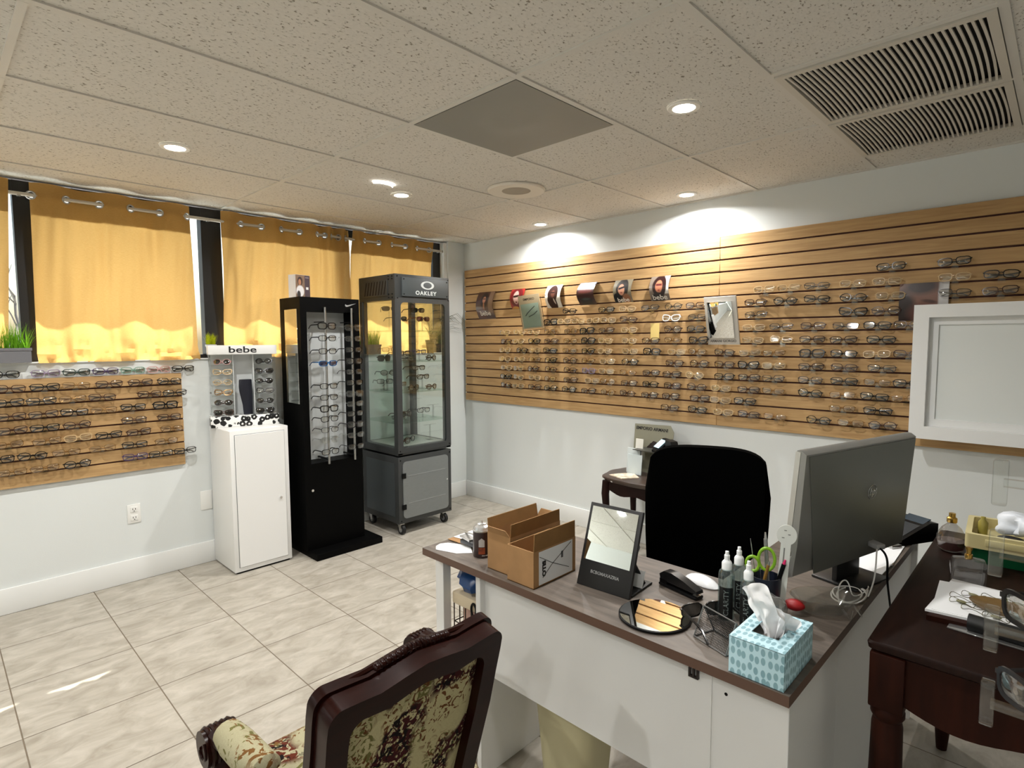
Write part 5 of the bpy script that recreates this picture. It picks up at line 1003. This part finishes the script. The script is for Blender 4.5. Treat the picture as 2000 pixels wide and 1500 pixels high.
# ------------------------------------------------------------------ small side table by the wall
TZ = .565
stb = thing('side_table', 'small dark carved wooden side table against the wall behind the office chair', 'side table', (2.12, -.26, 0))
def tabletop(k):
    o = []
    for i in range(60):
        a = 2 * PI * i / 60; c, s = math.cos(a), math.sin(a); sup = (abs(c) ** 3.2 + abs(s) ** 3.2) ** (-1 / 3.2); w = 1 + .025 * math.cos(8 * a); o.append((2.125 + .300 * k * sup * w * c, -.255 + .215 * k * sup * w * s))
    return o
wp('table_top', MB().loft([[Vector((a, b, z)) for a, b in tabletop(k)] for k, z in ((.93, TZ - .034), (.97, TZ - .022), (1, TZ - .016), (1, TZ - .006), (.97, TZ))]), mat('worn_walnut', (66, 52, 44), .4, nz=(12, .25, (1, 5, 1))), stb)
for s, (a, b) in enumerate((((1.90, -.42), (2.35, -.42)), ((1.90, -.09), (2.35, -.09)))):
    pf = [(a[0], TZ - .034), (a[0], TZ - .085)] + [(a[0] + (b[0] - a[0]) * t, TZ - .085 - .02 * math.sin(PI * t * 2) ** 2 - .02 * math.sin(PI * t)) for t in [i / 16 for i in range(1, 16)]] + [(b[0], TZ - .085), (b[0], TZ - .034)]
    wp('apron', MB().prism(pf, lambda p, q, d: Vector((p, a[1] + d, q)), -.009, .009), DARKWOOD, stb)
for x in (1.90, 2.35):
    pf = [(-.42, TZ - .034), (-.42, TZ - .085)] + [(-.42 + .33 * t, TZ - .085 - .03 * math.sin(PI * t)) for t in [i / 10 for i in range(1, 10)]] + [(-.09, TZ - .085), (-.09, TZ - .034)]
    wp('apron', MB().prism(pf, lambda p, q, d: Vector((x + d, p, q)), -.009, .009), DARKWOOD, stb)
for x, sx in ((1.90, -1), (2.35, 1)):
    for y, sy in ((-.42, -1), (-.09, 1)):
        wp('leg', MB().tube([(x, y, TZ - .034), (x + sx * .006, y + sy * .006, TZ - .12), (x - sx * .006, y - sy * .006, .22), (x + sx * .004, y + sy * .004, .03), (x + sx * .010, y + sy * .010, .0015)], [.028, .026, .018, .015, .02], 10), DARKWOOD, stb)
wp('ornament', MB().ball((1.955, -.442, TZ - .022), (.012, .008, .012), 12, 8), CHROME, stb)
ec = thing('display_card', 'grey-green counter card headed EMPORIO ARMANI standing on the side table', 'display card', (2.06, -.165, TZ + .0005)); ec.rotation_euler = (0, 0, .0)
R = Matrix.Rotation(math.radians(-9), 4, 'X')
put('panel', MB().prism([(-.125, .001), (.155, .001), (.165, .29), (.135, .335), (-.135, .325)], lambda a, b, d: Vector((a, d, b)), 0, .004).turn(R), mat('sage_card', (128, 126, 108), .45), ec)
t_ = text_mb('EMPORIO ARMANI', .030, pl((0, -.0004, .298), (1, 0, 0), (0, 0, 1)), sx=.98, bold=.0008); put('lettering', t_.turn(R), INKK, ec)
mb = MB(); mb.prism([(-.03, .17), (.045, .17), (.045, .215), (.02, .22)], lambda a, b, d: Vector((a, d - .0012, b)), 0, .001); mb.prism([(.075, .17), (.13, .17), (.09, .20), (.072, .215)], lambda a, b, d: Vector((a, d - .0012, b)), 0, .001); put('printed_shape', mb.turn(R), mat('print_brown_dark', (34, 20, 16), .5), ec)
put('ledge', MB().b2((-.06, -.10, .165), (.16, .02, .169)), mat('ledge_dark', (58, 58, 52), .4), ec); put('strut', MB().b2((-.01, .02, 0), (.01, .10, .003)).tube([(0, .10, .002), (0, .03, .2)], .003, 6), KPLAST, ec)
for i, (x, y, w, h, c) in enumerate(((1.985, -.225, .028, .235, (232, 230, 220)), (1.955, -.24, .05, .17, (214, 222, 222)), (1.985, -.27, .055, .135, (205, 216, 218)))):
    o = put('leaflet', MB().b2((-w, 0, .0006), (w, .006, h), .001, 1).turn(Matrix.Rotation(-.10, 4, 'X')), mat('leaflet_%d' % i, c, .45), None, (x + .03, y, TZ)); tag(o, ('tall narrow white leaflet standing against the counter card', 'middle pale leaflet standing on the side table', 'front pale leaflet standing beside the office chair')[i], 'leaflet', 'leaflets on the side table')
o = put('stained_cloth', MB().prism([(1.905, -.40), (2.03, -.44), (2.10, -.34), (2.02, -.27), (1.98, -.28), (1.955, -.30)], lambda a, b, d: Vector((a, b, d)), TZ + .0006, TZ + .006), mat('stained_cream', (214, 200, 178), .85, nz=(30, .45))); tag(o, 'stained cream napkin lying on the corner of the side table', 'napkin')
dv = thing('card_reader', 'black card reader with a lit screen on the ledge of the counter card', 'card reader', (2.195, -.225, TZ + .1698)); dv.rotation_euler = (0, 0, -.55)
put('body', MB().prism([(-.05, .0), (.05, 0), (.05, .012), (-.03, .085), (-.05, .085)], lambda a, b, d: Vector((d, -a, b)), -.04, .04), KPLAST, dv); put('lit_screen', MB().box((0, -.012, .056), (.062, .003, .072), rot=Matrix.Rotation(math.radians(-52 + 90 - 90), 3, 'X')), mat('lit_screen', (190, 222, 232), .3, emit=.55), dv)
put('cradle', MB().prism([(.035, 0), (.15, 0), (.11, .085), (.045, .09)], lambda a, b, d: Vector((a, d, b)), .0, .05), mat('cradle_black', (10, 10, 11), .4), dv)

# ------------------------------------------------------------------ carved armchair in the foreground
def tapestry(name, sc, dark, mid, base):
    m = bpy.data.materials.new(name); m.use_nodes = True; n = m.node_tree.nodes; l = m.node_tree.links; b = n['Principled BSDF']; tc = n.new('ShaderNodeTexCoord')
    def N(scale, det, dist, off=0):
        mp = n.new('ShaderNodeMapping'); mp.inputs[1].default_value = (off, off, off); l.new(tc.outputs['Object'], mp.inputs[0])
        t = n.new('ShaderNodeTexNoise'); t.inputs['Scale'].default_value = scale; t.inputs['Detail'].default_value = det; t.inputs['Distortion'].default_value = dist; l.new(mp.outputs[0], t.inputs[0]); return t.outputs[0]
    def R_(src, a, b):
        r = n.new('ShaderNodeMapRange'); r.inputs[1].default_value = a; r.inputs[2].default_value = b; l.new(src, r.inputs[0]); return r.outputs[0]
    def X_(fac, a, colr):
        x = n.new('ShaderNodeMix'); x.data_type = 'RGBA'; l.new(fac, x.inputs[0]); x.inputs[7].default_value = rgb(*colr)
        if isinstance(a, tuple): x.inputs[6].default_value = rgb(*a)
        else: l.new(a, x.inputs[6])
        return x.outputs[2]
    def M_(a, b):
        q = n.new('ShaderNodeMath'); q.operation = 'MULTIPLY'; l.new(a, q.inputs[0]); l.new(b, q.inputs[1]); return q.outputs[0]
    big = N(sc * .62, 1, .4, 3); small = N(sc * 3.6, 2.5, 1.6)
    c = X_(M_(R_(N(sc * 2.6, 2, 2.2, 9), .54, .57), R_(N(sc * .7, 1, 0, 5), .47, .52)), base, (112, 108, 62))      # faded green sprays
    c = X_(M_(R_(N(sc * 2.9, 2, 2.6, 17), .555, .58), R_(N(sc * .6, 1, 0, 11), .46, .52)), c, mid)               # brown scrolls
    c = X_(M_(R_(small, .475, .50), R_(big, .47, .53)), c, dark)                                                  # wine flower heads
    c = X_(M_(R_(N(sc * 4.6, 2, 1.2, 23), .53, .56), R_(big, .49, .56)), c, (24, 17, 18))
    class O_: outputs = {2: c}
    x = O_()
    th = n.new('ShaderNodeTexNoise'); th.inputs['Scale'].default_value = 420; l.new(tc.outputs['Object'], th.inputs[0]); y = n.new('ShaderNodeMix'); y.data_type = 'RGBA'; y.blend_type = 'MULTIPLY'; y.inputs[0].default_value = .35; l.new(x.outputs[2], y.inputs[6]); l.new(th.outputs[0], y.inputs[7]); l.new(y.outputs[2], b.inputs['Base Color']); b.inputs['Roughness'].default_value = .9; b.inputs['Specular IOR Level'].default_value = .15; return m
TAP = tapestry('floral_tapestry', 13, (66, 24, 26), (104, 66, 36), (192, 182, 140)); TAP2 = tapestry('scroll_tapestry', 9, (98, 44, 28), (120, 84, 44), (176, 170, 138))
CWOOD = mat('carved_mahogany', (32, 9, 5), .28, spec=.14, nz=(10, .3, (6, 1, 6)))
ac = thing('armchair', 'carved dark wooden armchair with floral tapestry back in the foreground', 'armchair', (2.98, -2.90, 0))
tl = math.atan2(.105, .46); uD = Vector((math.sin(tl), 0, math.cos(tl))); uN = Vector((math.cos(tl), 0, -math.sin(tl))); BO = Vector((3.118, -2.945, .40))
bm_ = lambda a, b, d: BO + Vector((0, a, 0)) + b * uD + d * uN            # back plane: across, up, outwards (+ = rear side)
def back_outline(g, n=14):
    # shield shape: narrow waist, round shoulders, gently arched top with raised ends
    w0, w1, hT = .172 - g, .197 - g, .490 - g; o = []
    right = [(w0, -.02 + g * .6), (w0 + .006, .12), (w0 + .014, .22), (w0 + .022, .31), (w1 - .002, hT - .105), (w1, hT - .05)]
    cor = [(w1 - .026 + .026 * math.cos(t), hT - .030 + .030 * math.sin(t)) for t in [math.radians(10 + 80 * i / 7) for i in range(8)]]
    top = [(w1 * .72, hT - .002), (w1 * .5, hT - .006), (w1 * .25, hT + .002), (0, hT + .008)]
    half = right + cor + top
    return half + [(-a, b) for a, b in half[-2::-1]]
wp('back_frame', MB().frame(back_outline(0), back_outline(.043), bm_, -.028, .028), CWOOD, ac)
wp('back_molding', MB().frame(back_outline(-.006), back_outline(.012), bm_, -.034, -.012), CWOOD, ac)
wp('rear_upholstery', MB().loft([[bm_(a, b, d) for a, b in back_outline(g)] for g, d in ((.041, -.006), (.043, .006), (.066, .012))]), TAP, ac)
wp('front_upholstery', MB().loft([[bm_(a, b, d) for a, b in back_outline(g)] for g, d in ((.041, -.010), (.043, -.030), (.085, -.045))]), TAP2, ac)
mb = MB()
rc_ = random.Random(5)
for i in range(15):                                    # carved leaves at the middle of the crest
    t = (i + .5) / 15; a = -.085 + .17 * t; b = .492 + .006 * math.sin(PI * t); mb.ball(bm_(a, b, -.022), (.012, .009, .007 + .004 * math.sin(PI * t)), 8, 6, rot=Matrix.Rotation(rc_.uniform(-.6, .6), 3, 'X'))
for a in (-.02, -.01, 0, .01, .02): mb.ball(bm_(a, .502, -.022), (.010, .006, .009), 10, 6)
mb.tube([bm_(a, .490 + .006 * math.cos(a * 17), -.026) for a in [-.165 + .33 * i / 20 for i in range(21)]], .007, 8)
wp('crest_carving', mb, CWOOD, ac)
for s in (-1, 1): wp('rear_leg', MB().tube([bm_(s * .155, .02, 0), BO + Vector((.0, s * .155, -.10)), BO + Vector((.055, s * .165, -.399))], [.026, .024, .018], 8), CWOOD, ac)
sy0, sy1 = -3.155, -2.620
wp('seat_rail', MB().loft([[Vector((x, y, z)) for x, y in ((2.655, sy0 + .0), (2.655, sy1), (3.125, sy1 - .06), (3.125, sy0 + .05))] for z in (.325, .385)]), CWOOD, ac)
def seat_loop(k, z): return [Vector((2.89 + k * x, (sy0 + sy1) / 2 + k * y, z)) for x, y in [(a * .232, b * (.262 - .05 * (a + 1) / 2)) for a, b in rrect(2, 2, .22, 4)]]
wp('seat_cushion', MB().loft([seat_loop(1, .385), seat_loop(1.02, .42), seat_loop(.98, .45), seat_loop(.85, .468), seat_loop(.5, .478), seat_loop(.02, .48)]), TAP2, ac)
for s, ya, yb in ((-1, -3.145, -3.148), (1, -2.585, -2.735)):
    arm = [(3.165, -2.945 + s * .185, .640), (3.08, -2.945 + s * .205, .632), (2.95, (ya if s < 0 else -2.62), .622), (2.84, ya, .612), (2.765, ya, .604)]
    w_ = wp('arm', MB().tube(arm, [.020, .022, .026, .028, .030], 10, flat=.75), CWOOD, ac)
    ox, oz = 2.745, .572                                # scroll at the front: a rolled volute across the arm
    sc_ = MB(); sp_ = [(ox + (.042 - .0052 * i) * math.cos(.9 + i * .55), oz + (.042 - .0052 * i) * math.sin(.9 + i * .55)) for i in range(8)]
    vol = [(ox + .040 * math.cos(t), oz + .040 * math.sin(t)) for t in [2 * PI * i / 24 for i in range(24)]]
    sc_.prism(vol, lambda a, b, d: Vector((a, ya + d, b)), -.036, .036)
    for k in (-.024, -.012, 0, .012, .024): sc_.tube([(ox + .0405 * math.cos(t), ya + k, oz + .0405 * math.sin(t)) for t in [math.radians(-100 + 24 * i) for i in range(12)]], .005, 6)
    put('scroll', sc_.turn(Matrix.Translation(-Vector(ac.location))), CWOOD, ac)
    rg = MB()
    for side in (-1, 1): rg.tube([(ox + (.032 - .0033 * i) * math.cos(.9 - i * .6), ya + side * .037, oz + (.032 - .0033 * i) * math.sin(.9 - i * .6)) for i in range(9)], .0035, 6)
    put('scroll_line', rg.turn(Matrix.Translation(-Vector(ac.location))), CWOOD, ac)
    pdm = MB(); pdm.loft([[Vector((x, y + .032 * k * math.cos(a), z + .010 - (.022 if s > 0 else 0) + .030 * k * max(math.sin(a), -.3))) for a in [2 * PI * i / 16 for i in range(16)]] for x, y, z, k in ((2.79, ya, .612, .55), (2.80, ya, .612, .95), (2.85, ya, .614, 1.12), (2.92, ya + (.0 if s < 0 else -.02), .620, 1.12), (2.985, -2.945 + s * .2 if s > 0 else ya + .006, .626, .95), (2.995, -2.945 + s * .2 if s > 0 else ya + .007, .626, .5))])
    wp('arm_pad', pdm, TAP2, ac)
    wp('arm_support', MB().tube([(2.762, ya, .545), (2.785, ya, .50), (2.76, ya + s * -.01, .44), (2.72, (sy0 + .03 if s < 0 else sy1 - .03), .36)], [.026, .024, .024, .028], 10), CWOOD, ac)
    wp('front_leg', MB().tube([(2.69, (sy0 + .03 if s < 0 else sy1 - .03), .34), (2.672, (sy0 + .02 if s < 0 else sy1 - .02), .25), (2.70, (sy0 + .03 if s < 0 else sy1 - .03), .10), (2.685, (sy0 + .025 if s < 0 else sy1 - .025), .002)], [.034, .034, .020, .026], 10), CWOOD, ac)

# ------------------------------------------------------------------ dark wooden table on the right
RZ_ = .790
rt = thing('wooden_table', 'dark red-brown wooden table with scalloped apron at the right edge', 'table', (4.2, -1.58, 0))
X0t, X1t, Y0t, Y1t = 3.774, 4.66, -2.105, -1.06
f3 = lambda z, e: [Vector((a, b, z)) for a, b in rrect(X1t - X0t - 2 * e, Y1t - Y0t - 2 * e, .012, 3, (X0t + X1t) / 2, (Y0t + Y1t) / 2)]
wp('table_top', MB().loft([f3(RZ_ - .026, .010), f3(RZ_ - .020, .002), f3(RZ_ - .008, 0), f3(RZ_ - .002, .003), f3(RZ_, .008)]), mat('table_top_brown', (30, 15, 10), .45, spec=.15, nz=(9, .3, (7, 1, 1))), rt)
def apron(p, q, along):
    L = q - p; o = [(p, RZ_ - .026), (p, RZ_ - .135)]
    for i in range(1, 32):
        t = i / 32; a = abs(2 * t - 1); d = .135 + .022 * math.sin(PI * min(1, (1 - a) / .55)) ** 1 * (1 if a > .45 else 1) - .028 * math.exp(-(a / .12) ** 2) * -1 * -1
        o.append((p + L * t, RZ_ - d - .03 * (1 - a) * .3))
    return o + [(q, RZ_ - .135), (q, RZ_ - .026)]
wp('front_apron', MB().prism(apron(3.842, 4.58, 0), lambda a, b, d: Vector((a, -2.080 + d, b)), -.010, .010), REDWOOD, rt)
wp('back_apron', MB().prism(apron(3.842, 4.58, 0), lambda a, b, d: Vector((a, -1.085 + d, b)), -.010, .010), REDWOOD, rt)
for x in (3.808, 4.626): wp('side_apron', MB().prism(apron(-2.05, -1.115, 0), lambda a, b, d: Vector((x + d, a, b)), -.010, .010), REDWOOD, rt)
for x in (3.815, 4.619):
    for y in (-2.070, -1.095):
        wp('leg', MB().b2((x - .034, y - .034, RZ_ - .155), (x + .034, y + .034, RZ_ - .026), .004).lathe([(.030, RZ_ - .155), (.034, RZ_ - .165), (.034, RZ_ - .175), (.028, RZ_ - .185), (.031, RZ_ - .20), (.034, .42), (.026, .10), (.018, .085), (.022, .07), (.016, .002)], 24, (x, y, 0)), REDWOOD, rt)
# perfume bottles
pb_ = thing('perfume_bottle', 'round glass perfume bottle with pink liquid and a gold cap', 'perfume bottle', (3.832, -1.30, RZ_ + .0005))
put('glass_flask', MB().lathe([(.022, 0), (.034, .008), (.040, .028), (.038, .05), (.026, .074), (.012, .088), (.011, .098)], 28), clear('perfume_glass', (236, 234, 232), .08, .03, .02, fr=.35), pb_)
put('liquid', MB().lathe([(.020, .002), (.032, .009), (.0375, .026), (.0375, .034), (.0005, .034)], 28), clear('pink_liquid', (176, 128, 124), .08, .05, .25, (120, 80, 78)), pb_)
put('gold_cap', MB().lathe([(.013, .092), (.014, .094), (.014, .106), (.009, .110), (.009, .122), (.0005, .123)], 20), mat('gold_metal', (196, 160, 84), .25, .9), pb_)
pb_ = thing('perfume_bottle', 'square clear glass perfume bottle with a gold sprayer', 'perfume bottle', (3.905, -1.615, RZ_ + .0005), .3)
put('glass_flask', MB().loft([[Vector((a, b, z)) for a, b in rrect(w, d, .012, 4)] for w, d, z in ((.072, .030, 0), (.080, .036, .006), (.080, .036, .072), (.070, .030, .082), (.030, .020, .085))]), clear('perfume_glass'), pb_)
put('gold_sprayer', MB().lathe([(.009, .083), (.009, .094), (.006, .095), (.006, .106), (.008, .107), (.008, .114), (.0005, .115)], 18), mat('gold_metal'), pb_)
# green tray with cream insert
gt = thing('tool_tray', 'green tray with a cream rim filled with small items at the right edge', 'tray', (3.99, -1.27, RZ_), .06)
put('green_base', MB().loft([[Vector((a, b, z)) for a, b in rrect(w, d, .015, 3)] for w, d, z in ((.20, .19, .0006), (.225, .215, .05))]), mat('green_plastic', (12, 82, 48), .35), gt)
put('cream_insert', MB().frame(rrect(.245, .235, .012, 3), rrect(.215, .205, .010, 3), lambda a, b, d: Vector((a, b, d)), .05, .092).b2((-.11, -.105, .05), (.11, .105, .056)), mat('cream_tray', (205, 192, 140), .45), gt)
put('grip', MB().b2((-.075, -.123, .062), (.035, -.1165, .082), .002), mat('cream_tray'), gt)
tag(put('yellow_bottle', MB().lathe([(.012, 0), (.013, .04), (.006, .05), (.006, .058), (.0005, .059)], 16), mat('olive_plastic', (150, 138, 60), .4), None, (3.905, -1.25, RZ_ + .0565)), 'small olive bottle in the left end of the green tray', 'bottle')
o = put('plastic_pouch', lump((0, 0, 0), (.080, .050, .035), 21, 1.0, 30, 20), mat('frosted_plastic', (222, 228, 236), .35), None, (4.025, -1.27, RZ_ + .105)); o.rotation_euler = (.2, -.25, .2); tag(o, 'frosted plastic pouch heaped in the green tray', 'pouch')
tag(put('black_disc', MB().lathe([(.03, 0), (.034, .004), (.034, .016), (.03, .02)], 24), mat('disc_black', (22, 22, 30), .3), None, (3.975, -1.315, RZ_ + .058)), 'dark round tin lying in the green tray', 'tin')
# papers, amber dish with wire loops, black case
f4 = lambda a, b, d: Vector((a, b, d))
tag(put('dark_folder', MB().prism([(3.856, -1.905), (4.11, -1.875), (4.11, -1.84), (3.862, -1.865)], f4, RZ_ + .0005, RZ_ + .012), REDWOOD), 'dark red folder edge under the white papers on the wooden table', 'folder')
tag(put('paper_pile', MB().prism([(3.850, -1.885), (3.873, -1.62), (4.12, -1.64), (4.12, -1.85)], f4, RZ_ + .0125, RZ_ + .0185).prism([(3.862, -1.878), (3.850, -1.66), (3.98, -1.64), (4.0, -1.86)], f4, RZ_ + .0186, RZ_ + .0195), PAPER), 'pile of white papers on the wooden table under an amber dish', 'paper')
dz_ = RZ_ + .020
ad_ = thing('amber_dish', 'shallow amber dish with wire loops lying on the white papers', 'dish', (3.985, -1.775, dz_), -.15)
put('dish', MB().lathe([(.80, 0), (1, .010), (1.0, .012), (.9, .008), (.0005, .003)], 40, sx=.062, sy=.042), mat('amber_plate', (112, 88, 52), .3, nz=(20, .2)), ad_)
mb = MB()
for k in range(11):
    a = 2 * PI * k / 11 + .2; cx, cy = .078 * math.cos(a), .062 * math.sin(a); mb.tube([(cx + .026 * math.cos(t), cy + .015 * math.sin(t), .004 + .004 * math.sin(3 * t)) for t in [2 * PI * i / 20 for i in range(20)]], .0008, 5, closed=True)
put('wire_loops', mb, mat('wire_olive', (88, 84, 60), .35, .6), ad_)
mb = MB()
for k in range(0, 11, 2):
    a = 2 * PI * k / 11 + .2; mb.ball((.080 * math.cos(a), .064 * math.sin(a), .005), (.011, .007, .003), 10, 6)
put('leaf_pads', mb, mat('olive_pad', (116, 112, 78), .5), ad_)
bcs = thing('eyeglass_case', 'black eyeglass case in clear film beside the papers on the wooden table', 'eyeglass case', (3.985, -1.905, RZ_ + .0005), -.08)
put('case', MB().tube([(-.05, 0, .021), (.05, 0, .021)], .019, 16), mat('case_black', (24, 24, 24), .4), bcs); put('film', MB().b2((-.085, -.026, .0005), (.075, .026, .004), .001, 1), clear('film_clear'), bcs)
cable('floor_cord', [(3.93, -1.62, .006), (4.0, -1.75, .006), (4.05, -1.9, .006), (4.10, -2.0, .006), (4.2, -2.1, .006)], .004, KPLAST, 'thin black cord lying on the floor under the wooden table')

# ------------------------------------------------------------------ clear rod display at the right edge
ad = thing('acrylic_display', 'clear acrylic rod display of eyeglasses cut by the right edge of the photo', 'display stand', (4.085, -2.43, 0))
put('base_plate', MB().lathe([(.16, .001), (.16, .012), (.15, .016), (.02, .02)], 40), KPLAST, ad); put('column', MB().cyl((0, 0, .016), (0, 0, 1.30), .012, n=14), STEEL, ad)
for i, z in enumerate((.90, 1.02, 1.14, 1.25)):
    put('acrylic_arm', MB().b2((-.088, -.010, z - .035), (-.070, .010, z + .035), .003).b2((-.075, -.006, z - .006), (0, .006, z + .006)), ACRYL, ad)
for i, z in enumerate((.955, 1.075)):
    glasses('K' if i else 'M', 'b', 'open', (4.062, -2.50, z), -.75, '%s glasses on the clear rod display at the right edge' % ('upper black' if i else 'lower dark grey'), 'glasses on the clear rod display')
